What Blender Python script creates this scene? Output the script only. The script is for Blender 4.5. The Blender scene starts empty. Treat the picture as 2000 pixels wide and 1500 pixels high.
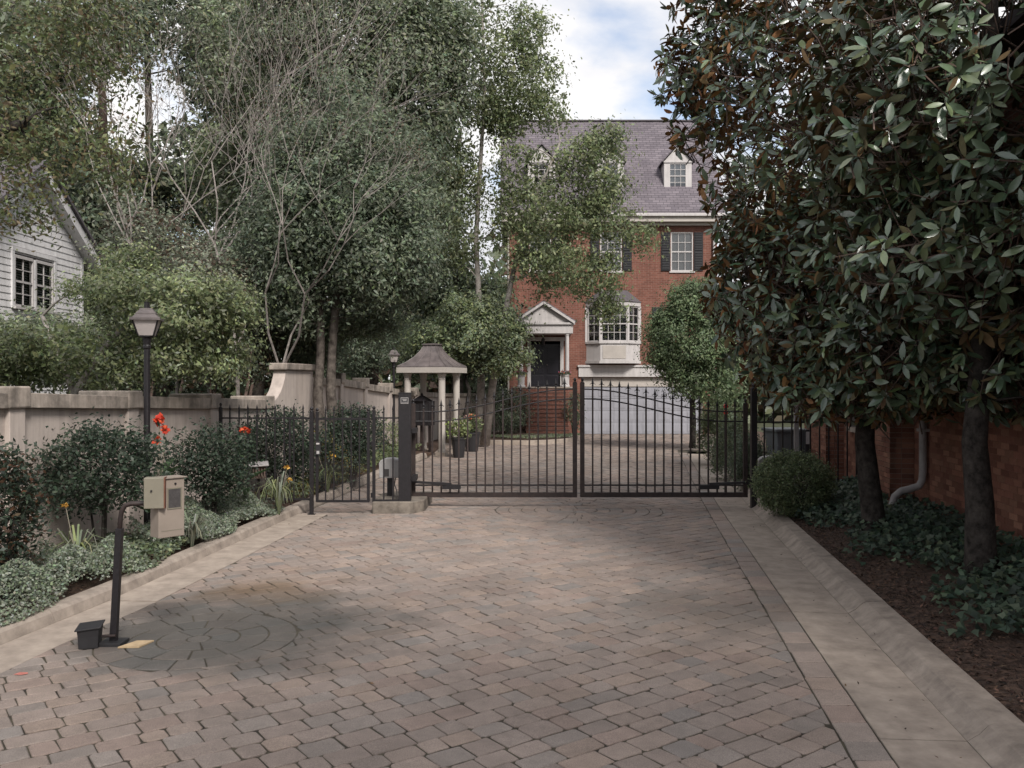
import bpy, math, random
import numpy as np
from mathutils import Vector, Matrix

# ------------------------------------------------------------------ camera, sky, sun, exposure
SC = bpy.context.scene
F, CAMH, HOR = 1700.0, 2.2, 745.0           # focal length in photo pixels, eye height, horizon row
cam_d = bpy.data.cameras.new('camera'); cam = bpy.data.objects.new('camera', cam_d)
SC.collection.objects.link(cam); SC.camera = cam
cam.location = (0, 0, CAMH); cam.rotation_euler = (math.radians(90), 0, 0)
cam_d.sensor_width = 36; cam_d.lens = 36 * F / 2000; cam_d.shift_y = (HOR - 750) / 2000
cam_d.clip_start = 0.1; cam_d.clip_end = 2000

SUN_EL, SUN_AZ = math.radians(43), math.radians(155)   # azimuth clockwise from +Y
world = bpy.data.worlds.new('World'); SC.world = world; world.use_nodes = True
wt = world.node_tree; wt.nodes.clear()
def wn(t, **k):
    n = wt.nodes.new(t)
    for a, b in k.items(): setattr(n, a, b)
    return n
sky = wn('ShaderNodeTexSky', sky_type='NISHITA', sun_disc=False)
sky.sun_elevation = SUN_EL; sky.sun_rotation = SUN_AZ
tc = wn('ShaderNodeTexCoord'); sep = wn('ShaderNodeSeparateXYZ')
wt.links.new(tc.outputs['Generated'], sep.inputs[0])
addz = wn('ShaderNodeMath', operation='ADD'); addz.inputs[1].default_value = 0.35
mx = wn('ShaderNodeMath', operation='MAXIMUM'); mx.inputs[1].default_value = 0.02
wt.links.new(sep.outputs['Z'], mx.inputs[0]); wt.links.new(mx.outputs[0], addz.inputs[0])
dvx = wn('ShaderNodeMath', operation='DIVIDE'); dvy = wn('ShaderNodeMath', operation='DIVIDE')
wt.links.new(sep.outputs['X'], dvx.inputs[0]); wt.links.new(addz.outputs[0], dvx.inputs[1])
wt.links.new(sep.outputs['Y'], dvy.inputs[0]); wt.links.new(addz.outputs[0], dvy.inputs[1])
comb = wn('ShaderNodeCombineXYZ')
wt.links.new(dvx.outputs[0], comb.inputs[0]); wt.links.new(dvy.outputs[0], comb.inputs[1])
mapn = wn('ShaderNodeMapping'); mapn.inputs['Location'].default_value = (3.1, 1.45, 0.4)
wt.links.new(comb.outputs[0], mapn.inputs['Vector'])
cl = wn('ShaderNodeTexNoise'); cl.inputs['Scale'].default_value = 2.6; cl.inputs['Detail'].default_value = 7
cl.inputs['Roughness'].default_value = 0.52; cl.inputs['Distortion'].default_value = 0.25
wt.links.new(mapn.outputs[0], cl.inputs['Vector'])
ramp = wn('ShaderNodeValToRGB'); ramp.color_ramp.elements[0].position = 0.34; ramp.color_ramp.elements[1].position = 0.5; ramp.color_ramp.elements[0].color = (.12, .12, .12, 1)
wt.links.new(cl.outputs['Fac'], ramp.inputs['Fac'])
cl2 = wn('ShaderNodeTexNoise'); cl2.inputs['Scale'].default_value = 3.4; cl2.inputs['Detail'].default_value = 5
wt.links.new(mapn.outputs[0], cl2.inputs['Vector'])
ramp2 = wn('ShaderNodeValToRGB')
ramp2.color_ramp.elements[0].position = 0.3; ramp2.color_ramp.elements[0].color = (0.35, 0.355, 0.38, 1)
ramp2.color_ramp.elements[1].position = 0.62; ramp2.color_ramp.elements[1].color = (0.49, 0.48, 0.475, 1)
wt.links.new(cl2.outputs['Fac'], ramp2.inputs['Fac'])
bg1 = wn('ShaderNodeBackground'); bg1.inputs['Strength'].default_value = 0.085
bg2 = wn('ShaderNodeBackground'); bg2.inputs['Strength'].default_value = 1.0
wt.links.new(sky.outputs[0], bg1.inputs['Color']); wt.links.new(ramp2.outputs[0], bg2.inputs['Color'])
mixw = wn('ShaderNodeMixShader'); out = wn('ShaderNodeOutputWorld')
wt.links.new(ramp.outputs[0], mixw.inputs[0]); wt.links.new(bg1.outputs[0], mixw.inputs[1]); wt.links.new(bg2.outputs[0], mixw.inputs[2])
wt.links.new(mixw.outputs[0], out.inputs['Surface'])

sd = bpy.data.lights.new('sun', 'SUN'); sd.energy = 2.0; sd.angle = math.radians(16); sd.color = (1.0, 0.95, 0.88)
sun = bpy.data.objects.new('sun', sd); SC.collection.objects.link(sun)
sdir = Vector((math.sin(SUN_AZ) * math.cos(SUN_EL), math.cos(SUN_AZ) * math.cos(SUN_EL), math.sin(SUN_EL)))
sun.rotation_euler = sdir.to_track_quat('Z', 'Y').to_euler(); sun.location = (0, 0, 40)
SC.view_settings.view_transform = 'Standard'; SC.view_settings.look = 'None'
SC.view_settings.exposure = 1.22; SC.view_settings.gamma = 1.0; SC.view_settings.use_curve_mapping = False
SC.render.engine = 'CYCLES'
SC.cycles.max_bounces = 7; SC.cycles.diffuse_bounces = 5; SC.cycles.glossy_bounces = 2
SC.cycles.transmission_bounces = 4; SC.cycles.transparent_max_bounces = 8
SC.cycles.caustics_reflective = False; SC.cycles.caustics_refractive = False

# ------------------------------------------------------------------ helpers
C = SC.collection
R = math.radians
rng = np.random.default_rng(7); random.seed(7)
def P(px, py, D): return Vector(((px - 1000) / F * D, D, CAMH - (py - HOR) / F * D))
def G(px, py, z=0.0):
    D = (CAMH - z) * F / (py - HOR); return Vector(((px - 1000) / F * D, D, z))
def lerp(pts, t):                                  # pts = [(D, X), ...]
    return float(np.interp(t, [p[0] for p in pts], [p[1] for p in pts]))

class MB:
    def __init__(s): s.v = []; s.f = []; s.m = []; s.t = []
    def add(s, vs, fs, mi=0, tint=None):
        o = len(s.v); s.v += [tuple(x) for x in vs]; s.f += [tuple(i + o for i in f) for f in fs]
        s.m += [mi] * len(fs); s.t += [tint or (1, 1, 1)] * len(vs)
        return s
    def box(s, c, d, mi=0, rot=None, tint=None):
        hx, hy, hz = d[0] / 2, d[1] / 2, d[2] / 2
        vs = [Vector((x, y, z)) for z in (-hz, hz) for y in (-hy, hy) for x in (-hx, hx)]
        if rot: vs = [rot @ v for v in vs]
        c = Vector(c)
        return s.add([v + c for v in vs], [(0, 2, 3, 1), (4, 5, 7, 6), (0, 1, 5, 4), (2, 6, 7, 3), (0, 4, 6, 2), (1, 3, 7, 5)], mi, tint)
    def b(s, x0, x1, y0, y1, z0, z1, mi=0, tint=None):
        return s.box(((x0 + x1) / 2, (y0 + y1) / 2, (z0 + z1) / 2), (x1 - x0, y1 - y0, z1 - z0), mi, None, tint)
    def bar(s, p, q, w, h=None, mi=0):             # square bar from p to q
        p, q = Vector(p), Vector(q); d = q - p; L = d.length
        if L < 1e-6: return s
        rot = d.to_track_quat('Y', 'Z').to_matrix()
        return s.box((p + q) / 2, (w, L, h or w), mi, rot)
    def tube(s, pts, rs, n=6, mi=0, cap=True, tint=None):
        pts = [Vector(p) for p in pts]
        if not hasattr(rs, '__len__'): rs = [rs] * len(pts)
        vs = []; prev = None
        for i, p in enumerate(pts):
            d = (pts[min(i + 1, len(pts) - 1)] - pts[max(i - 1, 0)])
            if d.length < 1e-9: d = Vector((0, 0, 1))
            d.normalize()
            a = prev if prev is not None else (Vector((1, 0, 0)) if abs(d.x) < 0.8 else Vector((0, 1, 0)))
            a = a - d * a.dot(d); a.normalize(); prev = a; b = d.cross(a)
            for k in range(n):
                t = 2 * math.pi * k / n; vs.append(p + (a * math.cos(t) + b * math.sin(t)) * rs[i])
        fs = [(i * n + k, i * n + (k + 1) % n, (i + 1) * n + (k + 1) % n, (i + 1) * n + k) for i in range(len(pts) - 1) for k in range(n)]
        if cap: fs += [tuple(range(n - 1, -1, -1)), tuple((len(pts) - 1) * n + k for k in range(n))]
        return s.add(vs, fs, mi, tint)
    def lathe(s, prof, n=12, c=(0, 0, 0), mi=0, phase=0.0, tint=None):
        vs = [(c[0] + r * math.cos(phase + 2 * math.pi * k / n), c[1] + r * math.sin(phase + 2 * math.pi * k / n), c[2] + z) for r, z in prof for k in range(n)]
        fs = [(i * n + k, i * n + (k + 1) % n, (i + 1) * n + (k + 1) % n, (i + 1) * n + k) for i in range(len(prof) - 1) for k in range(n)]
        fs += [tuple(range(n - 1, -1, -1)), tuple((len(prof) - 1) * n + k for k in range(n))]
        return s.add(vs, fs, mi, tint)
    def prism(s, poly, off, mi=0, tint=None):       # poly of 3d points extruded by off
        n = len(poly); poly = [Vector(p) for p in poly]; off = Vector(off)
        vs = poly + [p + off for p in poly]
        fs = [tuple(range(n - 1, -1, -1)), tuple(range(n, 2 * n))] + [(k, (k + 1) % n, (k + 1) % n + n, k + n) for k in range(n)]
        return s.add(vs, fs, mi, tint)
    def build(s, name, mats, parent=None, smooth=False, bevel=0):
        me = bpy.data.meshes.new(name); me.from_pydata(s.v, [], s.f)
        for m in (mats if isinstance(mats, (list, tuple)) else [mats]): me.materials.append(m)
        if any(s.m): me.polygons.foreach_set('material_index', s.m)
        a = me.attributes.new('tint', 'FLOAT_COLOR', 'POINT')
        a.data.foreach_set('color', np.c_[np.array(s.t, 'f').reshape(-1, 3), np.ones(len(s.v), 'f')].ravel())
        if smooth: me.polygons.foreach_set('use_smooth', [True] * len(me.polygons))
        me.update()
        o = bpy.data.objects.new(name, me); C.objects.link(o)
        if parent is not None: o.parent = parent
        if bevel:
            md = o.modifiers.new('bevel', 'BEVEL'); md.width = bevel; md.segments = 2; md.limit_method = 'ANGLE'
        return o
def npmesh(name, V, Fq, mats, tint, mi=None, parent=None, smooth=False):
    """V (n,3), Fq (m,k) faces of equal size, tint (n,3)"""
    me = bpy.data.meshes.new(name); n, m, k = len(V), len(Fq), Fq.shape[1]
    me.vertices.add(n); me.vertices.foreach_set('co', np.asarray(V, 'f').ravel())
    me.loops.add(m * k); me.loops.foreach_set('vertex_index', np.asarray(Fq, 'i').ravel())
    me.polygons.add(m); me.polygons.foreach_set('loop_start', np.arange(0, m * k, k, dtype='i'))
    for x in (mats if isinstance(mats, (list, tuple)) else [mats]): me.materials.append(x)
    if mi is not None: me.polygons.foreach_set('material_index', np.asarray(mi, 'i'))
    if smooth: me.polygons.foreach_set('use_smooth', np.ones(m, bool))
    me.update(calc_edges=True)
    a = me.attributes.new('tint', 'FLOAT_COLOR', 'POINT')
    a.data.foreach_set('color', np.c_[np.asarray(tint, 'f'), np.ones(n, 'f')].ravel())
    o = bpy.data.objects.new(name, me); C.objects.link(o)
    if parent is not None: o.parent = parent
    return o
def tag(o, label=None, cat=None, group=None, kind=None):
    if label: o['label'] = label
    if cat: o['category'] = cat
    if group: o['group'] = group
    if kind: o['kind'] = kind
    return o
def thing(name, label, cat, loc=(0, 0, 0), rz=0.0, group=None):
    o = bpy.data.objects.new(name, None); C.objects.link(o); o.empty_display_size = 0.2
    o.location = loc; o.rotation_euler = (0, 0, rz)
    return tag(o, label, cat, group)
def copy_tree(o, parent=None):
    c = o.copy(); C.objects.link(c); c.parent = parent
    for ch in list(o.children): copy_tree(ch, c)
    return c

# ------------------------------------------------------------------ materials
def material(name, col, rough=0.7, var=0.25, scale=6.0, bump=0.0, bscale=None, col2=None, spec=0.4, metal=0.0, tint=False, detail=6):
    m = bpy.data.materials.new(name); m.use_nodes = True; nt = m.node_tree; p = nt.nodes['Principled BSDF']
    p.inputs['Roughness'].default_value = rough; p.inputs['Specular IOR Level'].default_value = spec; p.inputs['Metallic'].default_value = metal
    geo = nt.nodes.new('ShaderNodeNewGeometry')
    nz = nt.nodes.new('ShaderNodeTexNoise'); nz.inputs['Scale'].default_value = scale; nz.inputs['Detail'].default_value = detail; nz.inputs['Roughness'].default_value = 0.65
    nt.links.new(geo.outputs['Position'], nz.inputs['Vector'])
    rp = nt.nodes.new('ShaderNodeValToRGB'); rp.color_ramp.elements[0].position = 0.3; rp.color_ramp.elements[1].position = 0.7
    lo = tuple(c * (1 - var) for c in col); hi = tuple(min(1, c * (1 + var)) for c in (col2 or col))
    rp.color_ramp.elements[0].color = lo + (1,); rp.color_ramp.elements[1].color = hi + (1,)
    nt.links.new(nz.outputs['Fac'], rp.inputs['Fac'])
    src = rp.outputs['Color']
    if tint:
        at = nt.nodes.new('ShaderNodeAttribute'); at.attribute_name = 'tint'
        mu = nt.nodes.new('ShaderNodeMix'); mu.data_type = 'RGBA'; mu.blend_type = 'MULTIPLY'; mu.inputs['Factor'].default_value = 1
        nt.links.new(src, mu.inputs[6]); nt.links.new(at.outputs['Color'], mu.inputs[7]); src = mu.outputs[2]
    nt.links.new(src, p.inputs['Base Color'])
    if bump:
        n2 = nt.nodes.new('ShaderNodeTexNoise'); n2.inputs['Scale'].default_value = bscale or scale * 5; n2.inputs['Detail'].default_value = 5
        nt.links.new(geo.outputs['Position'], n2.inputs['Vector'])
        bp = nt.nodes.new('ShaderNodeBump'); bp.inputs['Strength'].default_value = bump; bp.inputs['Distance'].default_value = 0.01
        nt.links.new(n2.outputs['Fac'], bp.inputs['Height']); nt.links.new(bp.outputs[0], p.inputs['Normal'])
    return m
def leaf_material(name, rough=0.5, spec=0.35, trans=0.25):
    m = bpy.data.materials.new(name); m.use_nodes = True; nt = m.node_tree; p = nt.nodes['Principled BSDF']
    p.inputs['Roughness'].default_value = rough; p.inputs['Specular IOR Level'].default_value = spec
    at = nt.nodes.new('ShaderNodeAttribute'); at.attribute_name = 'tint'
    geo = nt.nodes.new('ShaderNodeNewGeometry'); nz = nt.nodes.new('ShaderNodeTexNoise'); nz.inputs['Scale'].default_value = 25
    nt.links.new(geo.outputs['Position'], nz.inputs['Vector'])
    mr = nt.nodes.new('ShaderNodeMapRange'); mr.inputs['To Min'].default_value = 0.7; mr.inputs['To Max'].default_value = 1.3
    nt.links.new(nz.outputs['Fac'], mr.inputs['Value'])
    mu = nt.nodes.new('ShaderNodeVectorMath'); mu.operation = 'SCALE'
    nt.links.new(at.outputs['Color'], mu.inputs[0]); nt.links.new(mr.outputs[0], mu.inputs['Scale'])
    nt.links.new(mu.outputs[0], p.inputs['Base Color'])
    if trans:
        tr = nt.nodes.new('ShaderNodeBsdfTranslucent'); nt.links.new(mu.outputs[0], tr.inputs['Color'])
        mx = nt.nodes.new('ShaderNodeMixShader'); mx.inputs[0].default_value = trans
        nt.links.new(p.outputs[0], mx.inputs[1]); nt.links.new(tr.outputs[0], mx.inputs[2])
        nt.links.new(mx.outputs[0], nt.nodes['Material Output'].inputs['Surface'])
    return m
def brick_material(name, c1, c2, mortar, axis='xz'):
    m = bpy.data.materials.new(name); m.use_nodes = True; nt = m.node_tree; p = nt.nodes['Principled BSDF']
    p.inputs['Roughness'].default_value = 0.85; p.inputs['Specular IOR Level'].default_value = 0.2
    geo = nt.nodes.new('ShaderNodeNewGeometry'); sp = nt.nodes.new('ShaderNodeSeparateXYZ'); cb = nt.nodes.new('ShaderNodeCombineXYZ')
    nt.links.new(geo.outputs['Position'], sp.inputs[0])
    nt.links.new(sp.outputs['X' if axis[0] == 'x' else 'Y'], cb.inputs[0]); nt.links.new(sp.outputs['Z'], cb.inputs[1])
    br = nt.nodes.new('ShaderNodeTexBrick'); br.inputs['Scale'].default_value = 1.0
    br.inputs['Brick Width'].default_value = 0.215; br.inputs['Row Height'].default_value = 0.075; br.inputs['Mortar Size'].default_value = 0.006
    br.inputs['Color1'].default_value = c1 + (1,); br.inputs['Color2'].default_value = c2 + (1,); br.inputs['Mortar'].default_value = mortar + (1,)
    br.inputs['Bias'].default_value = -0.1
    nt.links.new(cb.outputs[0], br.inputs['Vector'])
    nz = nt.nodes.new('ShaderNodeTexNoise'); nz.inputs['Scale'].default_value = 1.3; nz.inputs['Detail'].default_value = 8
    nt.links.new(geo.outputs['Position'], nz.inputs['Vector'])
    mr = nt.nodes.new('ShaderNodeMapRange'); mr.inputs['To Min'].default_value = 0.65; mr.inputs['To Max'].default_value = 1.35
    nt.links.new(nz.outputs['Fac'], mr.inputs['Value'])
    mu = nt.nodes.new('ShaderNodeVectorMath'); mu.operation = 'SCALE'
    nt.links.new(br.outputs['Color'], mu.inputs[0]); nt.links.new(mr.outputs[0], mu.inputs['Scale'])
    nt.links.new(mu.outputs[0], p.inputs['Base Color'])
    bp = nt.nodes.new('ShaderNodeBump'); bp.inputs['Strength'].default_value = 0.5; bp.inputs['Distance'].default_value = 0.008; bp.invert = True
    nt.links.new(br.outputs['Fac'], bp.inputs['Height']); nt.links.new(bp.outputs[0], p.inputs['Normal'])
    return m
M = {}
M['soil'] = material('mulch_soil', (0.035, 0.022, 0.017), 0.95, 0.5, 14, 0.9, 60, (0.075, 0.045, 0.032))
M['lawn'] = material('rough_ground', (0.05, 0.055, 0.03), 0.95, 0.4, 3, 0.6, 30)
M['joint'] = material('paver_joint', (0.032, 0.024, 0.02), 0.95, 0.5, 3, 0.5, 60, (0.06, 0.052, 0.036))
M['concrete'] = material('concrete', (0.27, 0.222, 0.187), 0.85, 0.2, 4.5, 0.12, 220, (0.32, 0.268, 0.226), detail=9)
M['kerb'] = material('kerb_concrete', (0.225, 0.185, 0.158), 0.88, 0.26, 5.0, 0.15, 220, (0.29, 0.245, 0.208), detail=10)
M['dark_kerb'] = material('dirty_concrete', (0.12, 0.10, 0.085), 0.9, 0.4, 5, 0.5, 120, (0.18, 0.155, 0.13))
M['stucco'] = material('stucco', (0.42, 0.36, 0.325), 0.9, 0.12, 1.4, 0.35, 120, detail=10)
M['coping'] = material('stained_coping', (0.25, 0.215, 0.185), 0.9, 0.42, 3.5, 0.4, 80, (0.34, 0.29, 0.25), detail=10)
M['iron'] = material('black_iron', (0.014, 0.012, 0.014), 0.45, 0.4, 30, 0.1, 200, spec=0.4)
M['iron_rust'] = material('rusty_iron', (0.02, 0.014, 0.014), 0.6, 0.4, 14, 0.15, 150, (0.032, 0.021, 0.019))
M['white'] = material('white_paint', (0.44, 0.415, 0.41), 0.55, 0.08, 3, 0.05, 80)
M['cream'] = material('cream_paint', (0.38, 0.345, 0.315), 0.6, 0.1, 3, 0.05, 80)
M['clapboard'] = material('clapboard_paint', (0.60, 0.585, 0.59), 0.6, 0.1, 2, 0.06, 60)
M['garage'] = material('garage_door_paint', (0.26, 0.26, 0.29), 0.5, 0.06, 2)
M['shutter'] = material('shutter_paint', (0.010, 0.010, 0.013), 0.7, 0.2, 8)
M['door'] = material('door_paint', (0.012, 0.011, 0.016), 0.35, 0.2, 8)
M['metal_roof'] = material('weathered_copper', (0.09, 0.075, 0.076), 0.5, 0.3, 3, 0.1, 40, (0.125, 0.105, 0.103), spec=0.5)
M['shingle_grey'] = material('grey_shingle', (0.085, 0.075, 0.083), 0.9, 0.3, 14, 0.5, 60)
M['bark'] = material('bark', (0.05, 0.04, 0.035), 0.95, 0.5, 9, 1.0, 30, (0.10, 0.085, 0.074), spec=.15)
M['dark_bark'] = material('dark_bark', (0.018, 0.015, 0.014), 0.95, 0.5, 11, 1.0, 45, (0.045, 0.039, 0.035), spec=.15)
M['pale_bark'] = material('pale_bark', (0.20, 0.175, 0.16), 0.85, 0.35, 9, 0.3, 40, (0.27, 0.245, 0.225))
M['twig_bark'] = material('grey_twig_bark', (0.15, 0.128, 0.118), 0.85, 0.35, 9, 0.3, 40, (0.21, 0.185, 0.172))
M['red_bark'] = material('reddish_bark', (0.10, 0.068, 0.056), 0.9, 0.35, 9, 0.4, 40)
M['beige_box'] = material('beige_enamel', (0.27, 0.225, 0.19), 0.5, 0.1, 4, 0.03, 90)
M['olive_box'] = material('olive_enamel', (0.20, 0.18, 0.14), 0.5, 0.1, 4, 0.03, 90)
M['grey_plastic'] = material('grey_plastic', (0.36, 0.35, 0.35), 0.55, 0.1, 5)
M['bin_grey'] = material('bin_plastic', (0.13, 0.14, 0.15), 0.5, 0.15, 5)
M['black_plastic'] = material('black_plastic', (0.02, 0.019, 0.021), 0.55, 0.2, 12, 0.1)
M['tan_tile'] = material('tan_tile', (0.42, 0.31, 0.19), 0.8, 0.2, 12)
M['pipe'] = material('grey_pipe', (0.27, 0.25, 0.25), 0.5, 0.25, 5)
M['red'] = material('red_lens', (0.55, 0.06, 0.04), 0.3, 0.15, 40)
M['lead'] = material('sign_face', (0.02, 0.02, 0.024), 0.4, 0.1, 9)
M['screen'] = material('screen', (0.07, 0.065, 0.065), 0.3, 0.3, 60)
M['blind'] = material('window_blind', (0.7, 0.69, 0.68), 0.8, 0.05, 3)
M['room'] = material('dark_room', (0.02, 0.018, 0.018), 0.9, 0.3, 2)  # near-black colour stands for unlit interiors
M['mulch_chip'] = material('mulch_chip', (0.9, 0.9, 0.9), 0.9, 0.2, 40, tint=True)
M['mortar'] = material('mortar', (0.27, 0.23, 0.205), 0.95, 0.2, 9, 0.3)
M['brick'] = material('brick', (1, 1, 1), 0.88, 0.22, 30, 0.5, 120, tint=True, spec=0.2)
M['brick_house'] = brick_material('house_brickwork', (0.145, 0.06, 0.044), (0.205, 0.086, 0.063), (0.225, 0.15, 0.125))
M['brick_side'] = brick_material('side_brickwork', (0.15, 0.072, 0.05), (0.21, 0.10, 0.07), (0.20, 0.16, 0.14), 'yz')
M['step_tread'] = material('brick_tread', (0.10, 0.055, 0.045), 0.9, 0.3, 8, 0.3, 60)
def streak(m, amt):
    nt = m.node_tree; p = nt.nodes['Principled BSDF']; src = p.inputs['Base Color'].links[0].from_socket
    geo = nt.nodes.new('ShaderNodeNewGeometry'); mp = nt.nodes.new('ShaderNodeMapping'); mp.inputs['Scale'].default_value = (5, 5, .55)
    nz = nt.nodes.new('ShaderNodeTexNoise'); nz.inputs['Scale'].default_value = 1.6; nz.inputs['Detail'].default_value = 8; nz.inputs['Roughness'].default_value = .62
    nt.links.new(geo.outputs['Position'], mp.inputs['Vector']); nt.links.new(mp.outputs[0], nz.inputs['Vector'])
    mr = nt.nodes.new('ShaderNodeMapRange'); mr.inputs['From Min'].default_value = .38; mr.inputs['From Max'].default_value = .62; mr.inputs['To Min'].default_value = 1 - amt; mr.inputs['To Max'].default_value = 1.06
    nt.links.new(nz.outputs['Fac'], mr.inputs['Value']); sc = nt.nodes.new('ShaderNodeVectorMath'); sc.operation = 'SCALE'
    nt.links.new(src, sc.inputs[0]); nt.links.new(mr.outputs[0], sc.inputs['Scale']); nt.links.new(sc.outputs[0], p.inputs['Base Color'])
streak(M['stucco'], .15); streak(M['coping'], .3); streak(M['white'], .1); streak(M['clapboard'], .12); streak(M['garage'], .1); streak(M['brick_house'], .16)
M['leaf'] = leaf_material('foliage', 0.5, 0.35, 0.42)
M['gloss_leaf'] = leaf_material('glossy_leaf', 0.36, 0.6, 0.0)
_p = M['gloss_leaf'].node_tree.nodes['Principled BSDF']; _p.inputs['Coat Weight'].default_value = .6; _p.inputs['Coat Roughness'].default_value = .22
M['under_leaf'] = leaf_material('leaf_underside', 0.8, 0.1, 0.0)
M['petal'] = leaf_material('petal', 0.6, 0.2, 0.3)

def paver_mat():
    m = material('tumbled_paver', (0.95, 0.95, 0.95), 0.85, 0.16, 9, 0.5, 110, (1.0, 1.0, 1.0), tint=True, detail=9)
    nt = m.node_tree; p = nt.nodes['Principled BSDF']; src = p.inputs['Base Color'].links[0].from_socket
    geo = nt.nodes.new('ShaderNodeNewGeometry')
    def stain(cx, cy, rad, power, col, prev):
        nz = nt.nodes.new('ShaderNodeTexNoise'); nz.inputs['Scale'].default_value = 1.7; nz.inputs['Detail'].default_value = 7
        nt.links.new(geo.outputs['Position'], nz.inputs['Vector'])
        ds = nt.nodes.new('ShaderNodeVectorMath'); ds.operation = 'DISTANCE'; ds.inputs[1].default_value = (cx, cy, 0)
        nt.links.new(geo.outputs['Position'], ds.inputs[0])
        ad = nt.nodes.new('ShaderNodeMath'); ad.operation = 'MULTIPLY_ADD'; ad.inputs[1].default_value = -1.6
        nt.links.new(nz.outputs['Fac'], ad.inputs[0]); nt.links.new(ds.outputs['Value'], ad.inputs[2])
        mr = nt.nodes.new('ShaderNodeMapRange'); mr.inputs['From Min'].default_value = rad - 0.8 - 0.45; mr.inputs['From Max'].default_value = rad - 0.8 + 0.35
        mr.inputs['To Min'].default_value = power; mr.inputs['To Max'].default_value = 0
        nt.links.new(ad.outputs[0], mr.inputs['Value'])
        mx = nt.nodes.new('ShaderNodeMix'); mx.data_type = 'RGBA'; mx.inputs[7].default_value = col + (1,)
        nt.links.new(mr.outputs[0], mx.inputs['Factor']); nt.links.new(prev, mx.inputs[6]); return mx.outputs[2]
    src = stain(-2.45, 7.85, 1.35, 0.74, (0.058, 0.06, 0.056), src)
    src = stain(-2.55, 9.3, 0.55, 0.5, (0.17, 0.10, 0.045), src)
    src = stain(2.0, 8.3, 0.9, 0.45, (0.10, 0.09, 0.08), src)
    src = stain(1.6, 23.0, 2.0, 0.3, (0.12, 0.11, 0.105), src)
    n3 = nt.nodes.new('ShaderNodeTexNoise'); n3.inputs['Scale'].default_value = .9; n3.inputs['Detail'].default_value = 8; n3.inputs['Roughness'].default_value = .7
    nt.links.new(geo.outputs['Position'], n3.inputs['Vector'])
    mr3 = nt.nodes.new('ShaderNodeMapRange'); mr3.inputs['From Min'].default_value = .3; mr3.inputs['From Max'].default_value = .7; mr3.inputs['To Min'].default_value = .74; mr3.inputs['To Max'].default_value = 1.12
    nt.links.new(n3.outputs['Fac'], mr3.inputs['Value'])
    n4 = nt.nodes.new('ShaderNodeTexNoise'); n4.inputs['Scale'].default_value = 160; n4.inputs['Detail'].default_value = 3
    nt.links.new(geo.outputs['Position'], n4.inputs['Vector'])
    mr4 = nt.nodes.new('ShaderNodeMapRange'); mr4.inputs['From Min'].default_value = .3; mr4.inputs['From Max'].default_value = .7; mr4.inputs['To Min'].default_value = .72; mr4.inputs['To Max'].default_value = 1.22
    nt.links.new(n4.outputs['Fac'], mr4.inputs['Value'])
    mm = nt.nodes.new('ShaderNodeMath'); mm.operation = 'MULTIPLY'; nt.links.new(mr3.outputs[0], mm.inputs[0]); nt.links.new(mr4.outputs[0], mm.inputs[1])
    sc = nt.nodes.new('ShaderNodeVectorMath'); sc.operation = 'SCALE'; nt.links.new(src, sc.inputs[0]); nt.links.new(mm.outputs[0], sc.inputs['Scale'])
    nt.links.new(sc.outputs[0], p.inputs['Base Color']); return m
M['paver'] = paver_mat()
def shingle_mat():
    m = brick_material('roof_shingles', (0.12, 0.105, 0.12), (0.17, 0.148, 0.165), (0.068, 0.06, 0.068))
    br = [n for n in m.node_tree.nodes if n.type == 'TEX_BRICK'][0]
    br.inputs['Brick Width'].default_value = 0.3; br.inputs['Row Height'].default_value = 0.115; br.inputs['Mortar Size'].default_value = 0.011; return m
M['shingle'] = shingle_mat()
def glass_mat():
    m = bpy.data.materials.new('window_glass'); m.use_nodes = True; nt = m.node_tree; nt.nodes.clear()
    o = nt.nodes.new('ShaderNodeOutputMaterial'); g = nt.nodes.new('ShaderNodeBsdfGlossy'); g.inputs['Roughness'].default_value = 0.03
    t = nt.nodes.new('ShaderNodeBsdfTransparent'); t.inputs['Color'].default_value = (0.8, 0.82, 0.82, 1)
    lw = nt.nodes.new('ShaderNodeFresnel'); lw.inputs['IOR'].default_value = 1.55
    mp = nt.nodes.new('ShaderNodeMath'); mp.operation = 'MULTIPLY_ADD'; mp.inputs[1].default_value = 1.6; mp.inputs[2].default_value = 0.04
    nt.links.new(lw.outputs[0], mp.inputs[0])
    mx = nt.nodes.new('ShaderNodeMixShader'); nt.links.new(mp.outputs[0], mx.inputs[0])
    nt.links.new(t.outputs[0], mx.inputs[1]); nt.links.new(g.outputs[0], mx.inputs[2]); nt.links.new(mx.outputs[0], o.inputs['Surface']); return m
M['glass'] = glass_mat()
def lamp_glass():
    m = material('frosted_lamp_glass', (0.40, 0.36, 0.35), 0.35, 0.08, 6, spec=0.5)
    return m
M['lamp_glass'] = lamp_glass()

# ------------------------------------------------------------------ plan lines (D = distance from the camera, X = across)
LK = [(2, -4.75), (4, -4.6), (7.2, -4.26), (8.7, -4.02), (10.5, -3.85), (14.5, -3.52), (19.4, -3.08), (25.2, -2.45)]   # left kerb face
def left_kerb(D): return lerp(LK, D)
def right_gut(D): return 3.70 + 0.139 * (D - 15.71) if D < 15.71 else 3.70 + 0.152 * (D - 15.71)   # paving meets the gutter slab
def right_face(D): return right_gut(D) + 0.54
def wall_x(D): return -6.85 + 0.127 * D
def side_x(D): return 4.12 + 0.139 * D           # brick building on the right
ANG = -math.atan(0.127); ANGR = -math.atan(0.139)

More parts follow.
